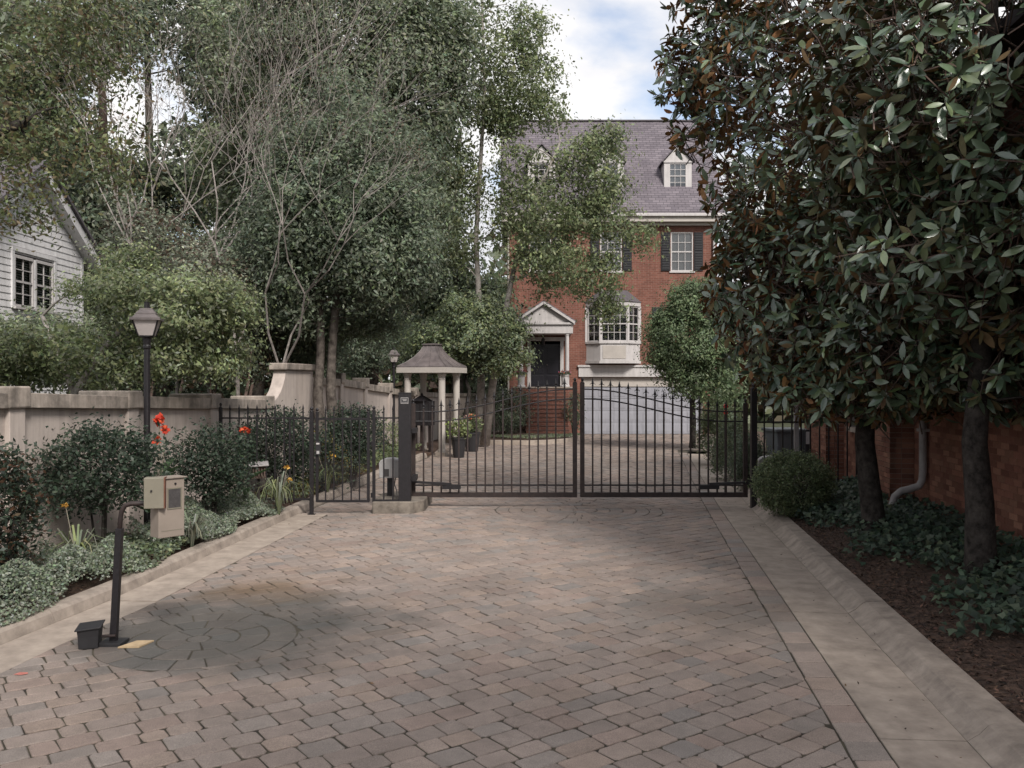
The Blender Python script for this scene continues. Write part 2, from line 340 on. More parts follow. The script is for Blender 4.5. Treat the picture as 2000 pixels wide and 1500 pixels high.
# ------------------------------------------------------------------ setting
tag(MB().b(-400, 400, -60, 900, -0.5, -0.09).build('ground', M['lawn']), kind='structure')
drive = MB()
ds = list(np.arange(1.5, 36.6, 0.7)) + [36.6]
vs, fs = [], []
for i, D in enumerate(ds):
    l = left_kerb(D) - 0.05 if D < 26 else -2.45 + 0.02 * (D - 26)
    vs += [(l, D, -0.0075), ((right_gut(D) if D < 28 else 8.6) + 0.05, D, -0.0075)]
    if i: fs.append((2 * i - 2, 2 * i - 1, 2 * i + 1, 2 * i))
drive.add(vs, fs); driveway = tag(drive.build('driveway', M['joint']), kind='structure')

# pavers -------------------------------------------------------------
def left_edge(D): return left_kerb(D) + (0.47 if D < 14.38 else 0.03) if D < 25.2 else -2.42
CIRC = [(1.14, 14.9, 1.42), (-2.68, 7.45, 0.82)]
def clip(poly, a, n):                              # keep the side where (p-a).n <= 0
    outp = []
    for i in range(len(poly)):
        p, q = poly[i], poly[(i + 1) % len(poly)]
        dp = (p[0] - a[0]) * n[0] + (p[1] - a[1]) * n[1]; dq = (q[0] - a[0]) * n[0] + (q[1] - a[1]) * n[1]
        if dp <= 0: outp.append(p)
        if dp * dq < 0:
            t = dp / (dp - dq); outp.append((p[0] + (q[0] - p[0]) * t, p[1] + (q[1] - p[1]) * t))
    return outp
def area(poly): return 0.5 * sum(poly[i][0] * poly[(i + 1) % len(poly)][1] - poly[(i + 1) % len(poly)][0] * poly[i][1] for i in range(len(poly)))
TONES = [(0.25, 0.21, 0.193), (0.27, 0.223, 0.20), (0.24, 0.207, 0.192), (0.225, 0.205, 0.195), (0.285, 0.228, 0.197), (0.20, 0.192, 0.19), (0.26, 0.203, 0.182)]
def paver_tone():
    t = random.choices(TONES, [5, 4, 5, 3, 3, 1.3, 2])[0]; k = random.uniform(0.9, 1.1); return tuple((c * .7 + m * .3) * k * f for c, m, f in zip(t, (0.262, 0.215, 0.188), (1.15, 1.11, 1.07)))
stones = []                                        # (polygon, tone)
phi = R(36); ca, sa = math.cos(phi), math.sin(phi)
v = -30.0
while v < 42:
    hgt = random.choice((0.165, 0.19, 0.19, 0.21)); u = -30.0 + random.uniform(0, 0.3)
    while u < 42:
        ln = random.choice((0.16, 0.21, 0.25, 0.30, 0.23))
        cu, cv = u + ln / 2, v + hgt / 2; cx, cy = cu * ca - cv * sa, cu * sa + cv * ca
        u += ln
        if not (2.6 < cy < 36.4): continue
        le, re = left_edge(cy), right_gut(cy) - 0.245 if cy < 28 else 8.4
        if cx < le - 0.25 or cx > re + 0.25: continue
        g = 0.005; ch = random.uniform(0.008, 0.026); j = lambda: random.uniform(-0.005, 0.005)
        a, b, c_, d = u - ln + g, u - g, v + g, v + hgt - g
        loc = [(a + ch, c_ + j()), ((a + b) / 2, c_ + j()), (b - ch, c_ + j()), (b + j(), c_ + ch), (b + j(), d - ch), (b - ch, d + j()), ((a + b) / 2, d + j()), (a + ch, d + j()), (a + j(), d - ch), (a + j(), c_ + ch)]
        poly = [(x * ca - y * sa, x * sa + y * ca) for x, y in loc]
        e = 0.5
        if cx < le + 0.3: poly = clip(poly, (le + 0.004, cy), (-1, (left_edge(cy + e) - left_edge(cy - e)) / (2 * e)))
        if cx > re - 0.3 and cy < 28: poly = clip(poly, (re - 0.004, cy), (1, -0.145))
        if len(poly) < 3: continue
        skip = False
        for (qx, qy, qr) in CIRC:
            if math.hypot(cx - qx, cy - qy) < qr + 0.35:
                np_ = []
                inside = 0
                for (x, y) in poly:
                    rr = math.hypot(x - qx, y - qy)
                    if rr < qr + 0.008: inside += 1; x, y = qx + (x - qx) / max(rr, 1e-6) * (qr + 0.008), qy + (y - qy) / max(rr, 1e-6) * (qr + 0.008)
                    np_.append((x, y))
                poly = np_
                if inside >= len(poly) - 1: skip = True
        if skip or area(poly) < 0.004: continue
        stones.append((poly, paver_tone()))
    v += hgt
for (qx, qy, qr) in CIRC:
    n = int(round((qr - 0.10) / 0.222)); w = (qr - 0.10) / n
    stones.append(([(qx + 0.095 * math.cos(t), qy + 0.095 * math.sin(t)) for t in np.linspace(0, 2 * math.pi, 10, endpoint=False)], paver_tone()))
    for k in range(n):
        r0, r1 = 0.10 + k * w + 0.006, 0.10 + (k + 1) * w - 0.006; cnt = max(7, int(2 * math.pi * (r0 + r1) / 2 / 0.24)); ph = random.uniform(0, 1)
        for q in range(cnt):
            t0 = 2 * math.pi * (q + ph) / cnt; t1 = 2 * math.pi * (q + 1 + ph) / cnt; gg = 0.006 / ((r0 + r1) / 2)
            ts = np.linspace(t0 + gg, t1 - gg, 4)
            pl = [(qx + (r1 + random.uniform(-.004, .004)) * math.cos(t), qy + (r1) * math.sin(t)) for t in ts] + [(qx + r0 * math.cos(t), qy + r0 * math.sin(t)) for t in ts[::-1]]
            if qx - qr < left_edge(qy):
                pl = clip(pl, (left_edge(qy) + 0.006, qy), (-1, 0.1))
            if len(pl) > 2 and area(pl) > 0.002:
                tn = paver_tone(); stones.append((pl, tuple(c * 0.93 for c in tn) if qy > 10 else tuple(c * 0.82 for c in tn)))
D = 2.4                                            # soldier course along the gutter
while D < 27:
    ln = random.choice((0.26, 0.3, 0.34)); x = right_gut(D); x1 = right_gut(D + ln); j = lambda: random.uniform(-.007, .007)
    tn = paver_tone()
    stones.append(([(x - 0.235 + j(), D + .006), (x - 0.12, D + .005 + j()), (x - 0.006, D + .006), (x1 - 0.006, D + ln - .006), (x1 - .12, D + ln - .006 + j()), (x1 - 0.235 + j(), D + ln - .006)], tuple(c * 1.08 for c in tn)))
    D += ln
def stone_mesh(mb, poly, tone, c=(0, 0)):
    if area(poly) < 0: poly = poly[::-1]
    n = len(poly); cx = sum(p[0] for p in poly) / n; cy = sum(p[1] for p in poly) / n
    z = random.uniform(-0.0015, 0.004); tx, ty = random.uniform(-.02, .02), random.uniform(-.02, .02)
    top = []; rim = []; bot = []
    for (x, y) in poly:
        dx, dy = x - cx, y - cy; L = math.hypot(dx, dy) or 1; q = max(0.0, 1 - 0.008 / L)
        top.append((cx + dx * q - c[0], cy + dy * q - c[1], z + tx * dx + ty * dy))
        rim.append((x - c[0], y - c[1], z - 0.005 + tx * dx + ty * dy)); bot.append((x - c[0], y - c[1], -0.035))
    if cy > 17: mb.add(rim, [tuple(range(n))], 0, tone); return
    fs = [tuple(range(n))] + [(n + k, n + (k + 1) % n, (k + 1) % n, k) for k in range(n)] + [(2 * n + k, 2 * n + (k + 1) % n, n + (k + 1) % n, n + k) for k in range(n)]
    mb.add(top + rim + bot, fs, 0, tone)
def vis_key(poly):
    cx = sum(p[0] for p in poly) / len(poly); cy = sum(p[1] for p in poly) / len(poly)
    px, py = 1000 + F * cx / cy, HOR + F * CAMH / cy
    out_ = max(0, -px, px - 2000, py - 1500)
    return out_ * 100 - abs(area(poly)) / cy ** 3 * 1e5
stones.sort(key=lambda s: vis_key(s[0]))
rest = MB()
for i, (poly, tone) in enumerate(stones):
    if i < 300:
        mb = MB(); n = len(poly); c = (sum(p[0] for p in poly) / n, sum(p[1] for p in poly) / n)
        stone_mesh(mb, poly, tone, c); o = mb.build('paver', M['paver'], driveway); o.location = (c[0], c[1], 0)
    else: stone_mesh(rest, poly, tone)
tag(rest.build('paving', M['paver'], driveway), kind='stuff')

# gutters and kerbs ----------------------------------------------------
def sweep_pieces(name, part, fx, prof, cuts, mat, step=0.5):
    """a kerb: profile points (dx, z) swept along fx(D), cut into cast lengths"""
    root = None
    for a, b in zip(cuts[:-1], cuts[1:]):
        mb = MB(); Ds = np.linspace(a + 0.004, b - 0.004, max(2, int((b - a) / step) + 1)); n = len(prof); dz = random.uniform(-.004, .004)
        vs = [(fx(D) + dx, D, z + dz) for D in Ds for dx, z in prof]
        fs = [(i * n + k, i * n + (k + 1) % n, (i + 1) * n + (k + 1) % n, (i + 1) * n + k) for i in range(len(Ds) - 1) for k in range(n)]
        fs += [tuple(range(n)), tuple((len(Ds) - 1) * n + k for k in range(n - 1, -1, -1))]
        mb.add(vs, fs)
        o = mb.build(part if root else name, mat, root)
        if not root: root = tag(o, kind='structure')
    return root
sweep_pieces('left_gutter', 'gutter_slab', left_kerb, [(-0.02, -0.08), (0.47, -0.08), (0.465, -0.002), (-0.02, 0.012)], [2.2, 5.6, 8.7, 11.4, 14.4], M['concrete'])
sweep_pieces('left_kerb', 'kerb_length', left_kerb, [(0.0, -0.08), (0.0, 0.015), (-0.025, 0.10), (-0.05, 0.125), (-0.19, 0.13), (-0.2, 0.11), (-0.2, -0.08)], [2.2, 4.7, 7.9, 10.9, 14.0, 17.2, 20.4, 25.2], M['kerb'])
sweep_pieces('right_gutter', 'gutter_slab', right_gut, [(0.0, -0.08), (0.535, -0.08), (0.535, -0.012), (0.3, -0.006), (0.004, 0.003)], [2.4, 3.9, 5.35, 6.75, 8.3, 9.9, 11.7, 13.4, 15.35, 17.4, 20, 23, 26.5], M['concrete'])
sweep_pieces('right_kerb', 'kerb_length', right_face, [(0.0, -0.08), (0.0, -0.01), (0.07, 0.03), (0.13, 0.085), (0.17, 0.1), (0.34, 0.105), (0.36, 0.09), (0.36, -0.08)], [2.4, 5.35, 8.3, 11.2, 14.6, 17.4, 21, 26.5], M['kerb'])

# beds -----------------------------------------------------------------
def bed(name, fa, fb, za, zb, Ds, nx=8, amp=0.03):
    vs, fs = [], []
    for i, D in enumerate(Ds):
        for k in range(nx + 1):
            t = k / nx; x = fa(D) + (fb(D) - fa(D)) * t
            z = za(D) + (zb(D) - za(D)) * t + amp * math.sin(7 * x + 3 * D) * math.sin(5 * D - 2 * x) * min(1, 4 * t)
            vs.append((x, D, z))
            if i and k: a = (i - 1) * (nx + 1) + k; fs.append((a - 1, a, a + nx + 1, a + nx))
    return tag(MB().add(vs, fs).build(name, M['soil'], smooth=True), kind='structure')
bed('left_bed', lambda D: left_kerb(D) - 0.19, lambda D: wall_x(D) - 0.1, lambda D: 0.09, lambda D: 0.14, np.arange(2, 26.2, 0.4))
def right_bed_z(x, D):
    a, b = right_face(D) + 0.35, side_x(D)
    t = min(1, max(0, (x - a) / (b - a))); return 0.08 + 0.32 * t * min(1, max(0.25, (21 - D) / 6))
bed('right_bed', lambda D: right_face(D) + 0.35, lambda D: side_x(D) + 0.3, lambda D: 0.08, lambda D: right_bed_z(99, D), np.arange(2, 26.4, 0.4))
bed('back_bed', lambda D: right_face(D) + 0.35 if D < 26.4 else 6.4 + 0.25 * (D - 26.4), lambda D: 9.5, lambda D: 0.06, lambda D: 0.25, np.arange(21, 35, 0.6))
# planting bed before the house steps, edged with a curved kerb
arc = [(-2.4, 31.3), (-1.9, 30.9), (-1.16, 30.5), (-0.2, 30.2), (0.5, 30.1), (1.2, 30.4), (1.8, 31.0), (2.24, 31.8), (2.55, 33.0), (2.62, 34.5), (2.6, 36.2)]
mb = MB(); n = len(arc); cen = (0.6, 34.5)
ring = lambda k, z: [(cen[0] + (x - cen[0]) * k, cen[1] + (y - cen[1]) * k, z) for x, y in arc]
vs = ring(1.0, -0.05) + ring(1.0, 0.14) + ring(0.955, 0.15) + ring(0.955, 0.05)
mb.add(vs, [(j * n + k, j * n + k + 1, (j + 1) * n + k + 1, (j + 1) * n + k) for j in range(3) for k in range(n - 1)])
tag(mb.build('bed_kerb', M['concrete']), kind='structure')
mb = MB(); vs = ring(0.958, 0.11) + ring(0.6, 0.24) + [(cen[0], cen[1] + 1.5, 0.28)]
mb.add(vs, [(k, k + 1, n + k + 1, n + k) for k in range(n - 1)] + [(n + k, n + k + 1, 2 * n) for k in range(n - 1)] + [])
tag(mb.build('house_bed', M['soil'], smooth=True), kind='structure')
mb = MB().b(-9, -2.4, 26, 36.5, -0.2, 0.06); tag(mb.build('side_bed', M['soil']), kind='structure')

# ------------------------------------------------------------------ garden wall (stucco, left)
def wall_piece(t, D0, D1, zt0, zt1, x=0.0):
    """wall from D0 to D1 in wall coordinates (y along), with a sunk field and sloped coping"""
    a, b = D0, D1
    def quadbox(name, x0, x1, zb, d0, d1, y0=a, y1=b, m='stucco'):
        za, zc = zt0 + d1, zt1 + d1
        mb = MB(); vs = [(x0, y0, zb(zt0)), (x1, y0, zb(zt0)), (x1, y1, zb(zt1)), (x0, y1, zb(zt1)), (x0, y0, za), (x1, y0, za), (x1, y1, zc), (x0, y1, zc)]
        mb.add(vs, [(0, 3, 2, 1), (4, 5, 6, 7), (0, 1, 5, 4), (1, 2, 6, 5), (2, 3, 7, 6), (3, 0, 4, 7)])
        return mb.build(name, M[m], t, bevel=0.008)
    quadbox('wall_panel', -0.16, 0.0, lambda z: -0.1, 0, -0.17)
    quadbox('coping', -0.22, 0.075, lambda z: z - 0.172, 0, 0.0, m='coping')
def pier(t, D, z, w=0.26, back=0.62):
    MB().b(-back, 0.06, D - w / 2, D + w / 2, -0.1, z - 0.17).build('pier', M['stucco'], t, bevel=0.01)
    MB().b(-back - 0.04, 0.10, D - w / 2 - 0.045, D + w / 2 + 0.045, z - 0.172, z + 0.075).build('pier_cap', M['coping'], t, bevel=0.02)
def wl(D): return (D - 9.0) / math.cos(ANG)        # distance along the wall
W = thing('garden_wall', 'tan stucco wall with square piers behind the camellias, left of the driveway', 'wall', (wall_x(9.0), 9.0, 0), ANG)
tops = lambda D: 2.07 - 0.032 * (D - 9.8)
pd = [5.0, 7.4, 9.78, 12.1, 14.5, 16.75]
for a, b in zip(pd[:-1], pd[1:]): wall_piece(W, wl(a) + 0.13, wl(b) - 0.13, tops(a), tops(b))
for a in pd: pier(W, wl(a), tops(a))
# swept shoulder and tall pier
sh = [(wl(16.9), 1.83), (wl(17.05), 1.9), (wl(17.2), 2.0), (wl(17.32), 2.13), (wl(17.42), 2.3), (wl(17.46), 2.43)]
poly = [(-0.16, wl(16.88), -0.1)] + [(-0.16, y, z) for y, z in sh] + [(-0.16, wl(19.0), 2.43), (-0.16, wl(19.0), -0.1)]
MB().prism(poly, (0.26, 0, 0)).build('swept_shoulder', M['stucco'], W, bevel=0.01)
MB().b(-0.22, 0.16, wl(17.36), wl(19.1), 2.432, 2.57).build('pier_cap', M['coping'], W, bevel=0.02)
for (a, b, za, zb) in ((19.05, 21.0, 2.3, 2.26), (21.2, 23.0, 2.26, 2.16), (23.2, 25.4, 2.14, 2.03), (25.6, 28.6, 2.0, 1.88), (28.8, 33.5, 1.86, 1.75)):
    wall_piece(W, wl(a), wl(b), za, zb)
for a, z in ((21.1, 2.33), (23.1, 2.22), (25.5, 2.08), (28.7, 1.92)): pier(W, wl(a), z, 0.24, 0.25)
# plain wall behind the mail shelter
W2 = thing('back_wall', 'low tan stucco wall seen behind the mail shelter', 'wall', (-4.0, 33.4, 0))
MB().b(0.95, 3.5, 0, 0.2, 0, 1.62).build('wall_panel', M['stucco'], W2)
MB().b(0.9, 3.55, -0.06, 0.26, 1.622, 1.74).build('coping', M['coping'], W2)

# ------------------------------------------------------------------ lamp posts
def lamp_post(label, loc, H, k=1.0, rz=0.0):
    t = thing('lamp_post', label, 'lamp post', loc, rz, 'black garden lamp posts')
    MB().lathe([(0.05, -0.1), (0.05, 0.1), (0.041, 0.12), (0.041, H - 0.62), (0.052, H - 0.60), (0.052, H - 0.575), (0.044, H - 0.56), (0.06, H - 0.47), (0.095, H - 0.455), (0.095, H - 0.4402)], 12).build('post', M['iron'], t, smooth=False)
    MB().lathe([(0.13, H - 0.44), (0.215, H - 0.245)], 4, phase=math.pi / 4).build('lantern_glass', M['lamp_glass'], t)
    for q in range(4):
        fr = MB()
        a = math.pi / 4 + q * math.pi / 2
        fr.bar((0.132 * math.cos(a), 0.132 * math.sin(a), H - 0.445), (0.218 * math.cos(a), 0.218 * math.sin(a), H - 0.243), 0.016)
        fr.build('lantern_bar', M['iron'], t)
    MB().lathe([(0.2, H - 0.2448), (0.262, H - 0.2445), (0.262, H - 0.215), (0.22, H - 0.205), (0.17, H - 0.165), (0.17, H - 0.15), (0.115, H - 0.105), (0.11, H - 0.085), (0.04, H - 0.08)], 4, phase=math.pi / 4).build('lantern_roof', M['metal_roof'], t)
    MB().lathe([(0.036, H - 0.082), (0.036, H - 0.005), (0.042, H - 0.004), (0.042, H)], 10).build('lantern_finial', M['iron'], t)
    return t
lamp_post('tall black lamp post with square lantern among the camellias, nearest the camera', (P(287, 0, 11.4).x, 11.4, 0.1), 3.14, rz=R(14))
lamp_post('distant black lamp post just left of the mail shelter', (P(769, 0, 26.0).x, 26.0, 0.1), 3.12, rz=R(10))

# ------------------------------------------------------------------ intercom pedestal
B0 = G(222, 1258)
t = thing('intercom_pedestal', 'beige call box on a dark gooseneck post at the front left of the driveway', 'intercom', B0)
lean = Vector((0.0055, 0.0, 1)) if False else None
top = P(241, 1000, 7.25) - B0
MB().b(-0.095, 0.095, -0.09, 0.09, -0.01, 0.03).build('base_plate', M['black_plastic'], t, bevel=0.004)
mid = Vector((0.05, 0.0, 0.97))
MB().bar((0, 0, 0.02), mid, 0.054).build('post', M['iron'], t, bevel=0.004)
boxc = P(327, 990, 7.32) - B0
pts = [mid - Vector((0.003, 0, 0.06)), mid + Vector((0.006, 0, 0.08)), mid + Vector((0.016, 0, 0.14)), mid + Vector((0.045, 0.0, 0.19)), mid + Vector((0.09, 0.01, 0.205)), Vector((boxc.x - 0.06, 0.04, mid.z + 0.21))]
MB().tube(pts, 0.021, 8).build('gooseneck', M['iron_rust'], t, smooth=True)
yaw = R(48)
rot = Matrix.Rotation(yaw, 3, 'Z')
def obox(name, c, d, m, par, off=(0, 0, 0), bevel=0.006):
    o = MB().box(off, d).build(name, m, par, bevel=bevel); o.location = c; o.rotation_euler = (0, 0, yaw); return o
cb = obox('call_box', boxc, (0.225, 0.15, 0.49), M['beige_box'], t)
mb = MB(); mb.b(-0.03, 0.075, -0.079, -0.0755, 0.0, 0.155); mb.build('screen', M['screen'], cb)
mb = MB(); mb.b(-0.04, 0.085, -0.081, -0.0755, 0.156, 0.166).b(-0.04, 0.085, -0.081, -0.0755, -0.011, -0.001).b(-0.041, -0.031, -0.081, -0.0755, 0, 0.155).b(0.076, 0.086, -0.081, -0.0755, 0, 0.155)
mb.build('screen_frame', M['olive_box'], cb)
MB().lathe([(0.009, 0), (0.009, 0.008), (0.003, 0.008)], 8).build('lock', M['iron'], cb).matrix_local = Matrix.Translation((0.03, -0.0755, 0.2)) @ Matrix.Rotation(R(90), 4, 'X')
MB().b(-0.09, 0.09, -0.077, -0.0755, -0.19, -0.184).build('seam', M['olive_box'], cb)
mb = MB().b(-0.13, 0.13, -0.09, 0.085, 0, 0.008); o = mb.build('box_lid', M['beige_box'], cb); o.location = (0, 0, 0.246)
sb = MB().box((0, 0, 0), (0.16, 0.10, 0.255)).build('side_box', M['olive_box'], t, bevel=0.006)
sb.location = P(303, 962, 7.2) - B0; sb.rotation_euler = (0, 0, R(12))
MB().lathe([(0.008, 0), (0.008, 0.012), (0.004, 0.012)], 8).build('lock', M['iron'], sb).matrix_local = Matrix.Translation((-0.02, -0.05, 0.02)) @ Matrix.Rotation(R(90), 4, 'X')
MB().b(0.076, 0.0835, -0.052, 0.05, -0.127, 0.127).build('hinge_edge', material('rust_streak', (0.16, 0.07, 0.045), 0.8, 0.3, 30), sb)
# small black junction box, pipe and tan tile at its foot
J = G(176, 1263)
t = thing('junction_box', 'small black plastic junction box on the ground beside the call box post', 'utility box', J, R(14))
MB().lathe([(0.105, 0.0), (0.112, 0.1), (0.122, 0.165)], 4, phase=math.pi / 4).build('body', M['black_plastic'], t, bevel=0.006)
o = MB().b(-0.1, 0.1, -0.1, 0.1, 0, 0.012).build('lid', M['black_plastic'], t, bevel=0.004); o.location = (0, 0, 0.168); o.rotation_euler = (R(4), R(-5), 0)
MB().tube([(0.09, 0.0, 0.08), (0.2, -0.03, 0.085)], 0.012, 8).build('conduit', M['iron_rust'], t)
tl = G(263, 1261); o = MB().prism([(-0.1, -0.09, 0), (0.07, -0.08, 0), (0.12, 0.1, 0), (-0.02, 0.09, 0)], (0, 0, 0.012)).build('tan_tile', M['tan_tile']); o.location = (tl.x, tl.y, 0.005)
tag(o, 'thin tan slab lying on the pavers at the foot of the call box post', 'slab')

# ------------------------------------------------------------------ ironwork
def finial_mesh():
    mb = MB(); mb.lathe([(0.012, 0), (0.02, 0.012), (0.012, 0.026), (0.022, 0.06), (0.015, 0.09), (0.001, 0.16)], 6)
    for s in (-1, 1): mb.tube([(0, 0, 0.03), (s * 0.02, 0, 0.05), (s * 0.042, 0, 0.04), (s * 0.048, 0, 0.026)], [0.007, 0.006, 0.005, 0.003], 4)
    o = mb.build('finial', M['iron']); me = o.data; bpy.data.objects.remove(o); return me
FIN = finial_mesh()
def spear_mesh():
    mb = MB(); mb.lathe([(0.010, 0), (0.017, 0.01), (0.010, 0.02), (0.017, 0.05), (0.001, 0.12)], 6)
    o = mb.build('finial', M['iron']); me = o.data; bpy.data.objects.remove(o); return me
SPEAR = spear_mesh()
def sub(name, me, par, loc):
    o = bpy.data.objects.new(name, me); C.objects.link(o); o.parent = par; o.location = loc; return o
def picket(par, x, z0, z1, w=0.02, fin=None, y=0.0, m='iron'):
    o = MB().b(-w / 2, w / 2, -w / 2, w / 2, 0, z1 - z0).build('picket', M[m], par); o.location = (x, y, z0)
    if fin: sub('finial', fin, o, (0, 0, z1 - z0 - 0.002))
    return o
def ball_cap(par, x, z, r=0.03):
    o = MB().lathe([(r * 1.1, 0), (r * 1.1, 0.012), (r * .4, 0.02), (r * .8, .03), (r, .05), (r * .8, .07), (0.002, .083)], 8).build('ball_finial', M['iron'], par, smooth=True); o.location = (x, 0, z); return o
DG = 15.2; SCG = DG / F
def gz(py): return CAMH - (py - HOR) * SCG
def gx(px): return (px - 1000) * SCG
# right leaf outline (photo rows); the left leaf mirrors it
def top_row(s):                                    # s: 0 at the meeting stile, 1 at the hinge
    e = min(1, max(0, (s - 0.02) / 0.86)); return 760 + 44 * (0.5 - 0.5 * math.cos(math.pi * e))
def gate_leaf(label, x_meet, x_hinge):
    sg = 1 if x_hinge > x_meet else -1; Wd = abs(gx(x_hinge) - gx(x_meet))
    t = thing('driveway_gate', label, 'gate', (gx(x_hinge), DG, 0), 0, 'driveway gate leaves')
    X = lambda s: -sg * Wd * (1 - s)
    zb = gz(971)
    MB().b(min(X(0), X(1)), max(X(0), X(1)), -0.025, 0.025, zb, zb + 0.085).build('bottom_rail', M['iron_rust'], t, bevel=0.004)
    for s, zt in ((0.013, gz(747)), (0.987, gz(788))):
        o = MB().b(-0.038, 0.038, -0.0275, 0.0275, zb + 0.005, zt).build('stile', M['iron_rust'], t, bevel=0.003); o.location = (X(s), 0, 0)
        ball_cap(t, X(s), zt, 0.026)
    MB().b(min(X(0.02), X(.98)), max(X(.02), X(.98)), -0.010, 0.010, gz(949), gz(946)).build('lower_rail', M['iron'], t)
    for off in (0, 19):
        pts = [(X(s), 0, gz(top_row(s) + off)) for s in np.linspace(0.02, 0.98, 26)]
        MB().tube(pts, 0.0135, 6).build('curved_rail', M['iron'], t)
    n = 17
    for k in range(1, n + 1):
        s = 0.022 + 0.956 * k / (n + 1)
        picket(t, X(s), zb + 0.08, gz(top_row(s)) + 0.055, 0.027, FIN, m='iron_rust')
    return t
gate_leaf('left leaf of the black iron driveway gate, curving up toward the middle', 1127, 803)
gate_leaf('right leaf of the black iron driveway gate, in front of the garage door', 1133, 1460)
def opener(label, pts_arm, box_px, side):
    c = P((box_px[0] + box_px[1]) / 2, 949.5, DG - 0.07); t = thing('gate_opener_arm', label, 'gate opener', (c.x, DG - 0.07, 0), 0, 'gate opener arms')
    w = (box_px[1] - box_px[0]) * SCG
    MB().b(-w / 2, w / 2, -0.04, 0.03, gz(954), gz(946)).build('bracket', M['iron'], t)
    MB().bar((0, -0.02, gz(944)), (pts_arm[0], -0.1, gz(pts_arm[1])), 0.04).build('arm', M['iron'], t)
opener('black opener arm bolted across the left gate leaf near its hinge', (-0.68, 939), (864, 900), -1)
opener('black opener arm bolted across the right gate leaf near its hinge', (0.62, 940), (1366, 1404), 1)
# gate posts
t = thing('gate_post', 'thick square black gate post carrying a small white-edged sign', 'gate post', (P(791, 0, 14.62).x, 14.62, 0), R(3))
MB().b(-0.103, 0.103, -0.103, 0.103, -0.05, 2.0).build('post', M['iron'], t, bevel=0.006)
MB().b(-0.108, 0.108, -0.108, 0.108, 2.0, 2.014).build('post_cap', M['iron'], t)
sg = MB().b(-0.066, 0.066, -0.112, -0.1045, 1.825, 1.935).build('sign', M['lead'], t)
bd = MB()
for a in ((-0.062, 0.062, 1.926, 1.932), (-0.062, 0.062, 1.828, 1.834), (-0.062, -0.056, 1.834, 1.926), (0.056, 0.062, 1.834, 1.926), (-0.05, 0.05, 1.850, 1.856)): bd.b(a[0], a[1], -0.1145, -0.1122, a[2], a[3])
bd.build('sign_border', M['white'], sg)
tx = MB()
for (z, x0, x1) in ((1.898, -0.04, 0.036), (1.876, -0.028, 0.028)):
    x = x0
    while x < x1: w = random.uniform(0.005, 0.009); tx.b(x, x + w, -0.1142, -0.1122, z, z + 0.012); x += w + 0.0025
tx.build('sign_lettering', M['white'], sg)
for z in (1.33, 0.52): MB().b(0.104, 0.19, 0.02, 0.5, z, z + 0.07).build('hinge', M['iron'], t)
t = thing('gate_post', 'slim dark gate post under the magnolia at the right end of the gate', 'gate post', (gx(1472), DG, 0))
MB().b(-0.05, 0.05, -0.05, 0.05, -0.05, gz(758)).build('post', M['iron'], t, bevel=0.004); ball_cap(t, 0, gz(758), 0.04)
MB().b(-0.12, 0.0, -0.06, -0.03, 0.42, 0.5).build('hinge', M['iron'], t)
# concrete island under the big post
t = thing('gate_island', 'low concrete island under the signed gate post', 'kerb island', (0, 0, 0))
x0, x1 = P(727, 0, 14.5).x, P(806, 0, 14.5).x
MB().prism([(x0, 14.48, -0.05), (x1, 14.48, -0.05), (x1 + 0.17, 14.75, -0.05), (x1 + 0.2, 15.9, -0.05), (x0 + 0.25, 15.9, -0.05), (x0, 15.6, -0.05)], (0, 0, 0.25)).build('plinth', M['dark_kerb'], t, bevel=0.02)
# pedestrian fence and gate
DF = 14.42
def fx(px, D=DF): return (px - 1000) / F * D
def fz(py, D=DF): return CAMH - (py - HOR) / F * D
t = thing('iron_fence', 'black iron picket fence panel in the shrubs left of the walk gate', 'fence', (0, DF, 0))
MB().b(fx(430), fx(565), -0.012, 0.012, fz(818), fz(815)).build('top_rail', M['iron'], t)
MB().b(fx(565), fx(610), -0.02, 0.02, fz(819), fz(815)).build('top_rail', M['iron'], t)
MB().b(fx(430), fx(610), -0.015, 0.015, fz(977), fz(973)).build('bottom_rail', M['iron'], t)
for px in (449, 467, 484, 502, 520, 537, 555, 574, 592): picket(t, fx(px), fz(975), fz(803), 0.022, SPEAR)
picket(t, fx(566), fz(975), fz(817), 0.028)
o = MB().b(-0.025, 0.025, -0.025, 0.025, 0, fz(796)).build('post', M['iron'], t); o.location = (fx(431), 0, 0); ball_cap(t, fx(431), fz(796), 0.022)
t = thing('fence_post', 'slim black post with ball top at the latch side of the walk gate', 'fence post', (fx(610), DF - 0.05, 0))
MB().b(-0.03, 0.03, -0.03, 0.03, 0, fz(804)).build('post', M['iron'], t); ball_cap(t, 0, fz(804), 0.03)
MB().b(-0.06, 0.06, -0.06, 0.06, 0, 0.012).build('foot_plate', M['iron'], t)
t = thing('walk_gate', 'narrow black iron walk gate with mesh lower panel and lock box', 'gate', (fx(620), DF, 0))
MB().b(-0.012, fx(720) - fx(620) + .012, -0.018, 0.018, fz(981), fz(976.5)).build('bottom_rail', M['iron'], t)
MB().b(0, fx(720) - fx(620), -0.016, 0.016, fz(820), fz(816)).build('top_rail', M['iron'], t)
for px in (619.5, 719.5):
    o = MB().b(-0.022, 0.022, -0.02, 0.02, fz(980), fz(806)).build('stile', M['iron'], t); o.location = (fx(px) - fx(620), 0, 0); ball_cap(t, fx(px) - fx(620), fz(806), 0.026)
for px in (636, 652, 669, 686, 702): picket(t, fx(px) - fx(620), fz(978), fz(806), 0.02, SPEAR)
mb = MB(); w = fx(719) - fx(621); z0, z1 = fz(976), fz(900)
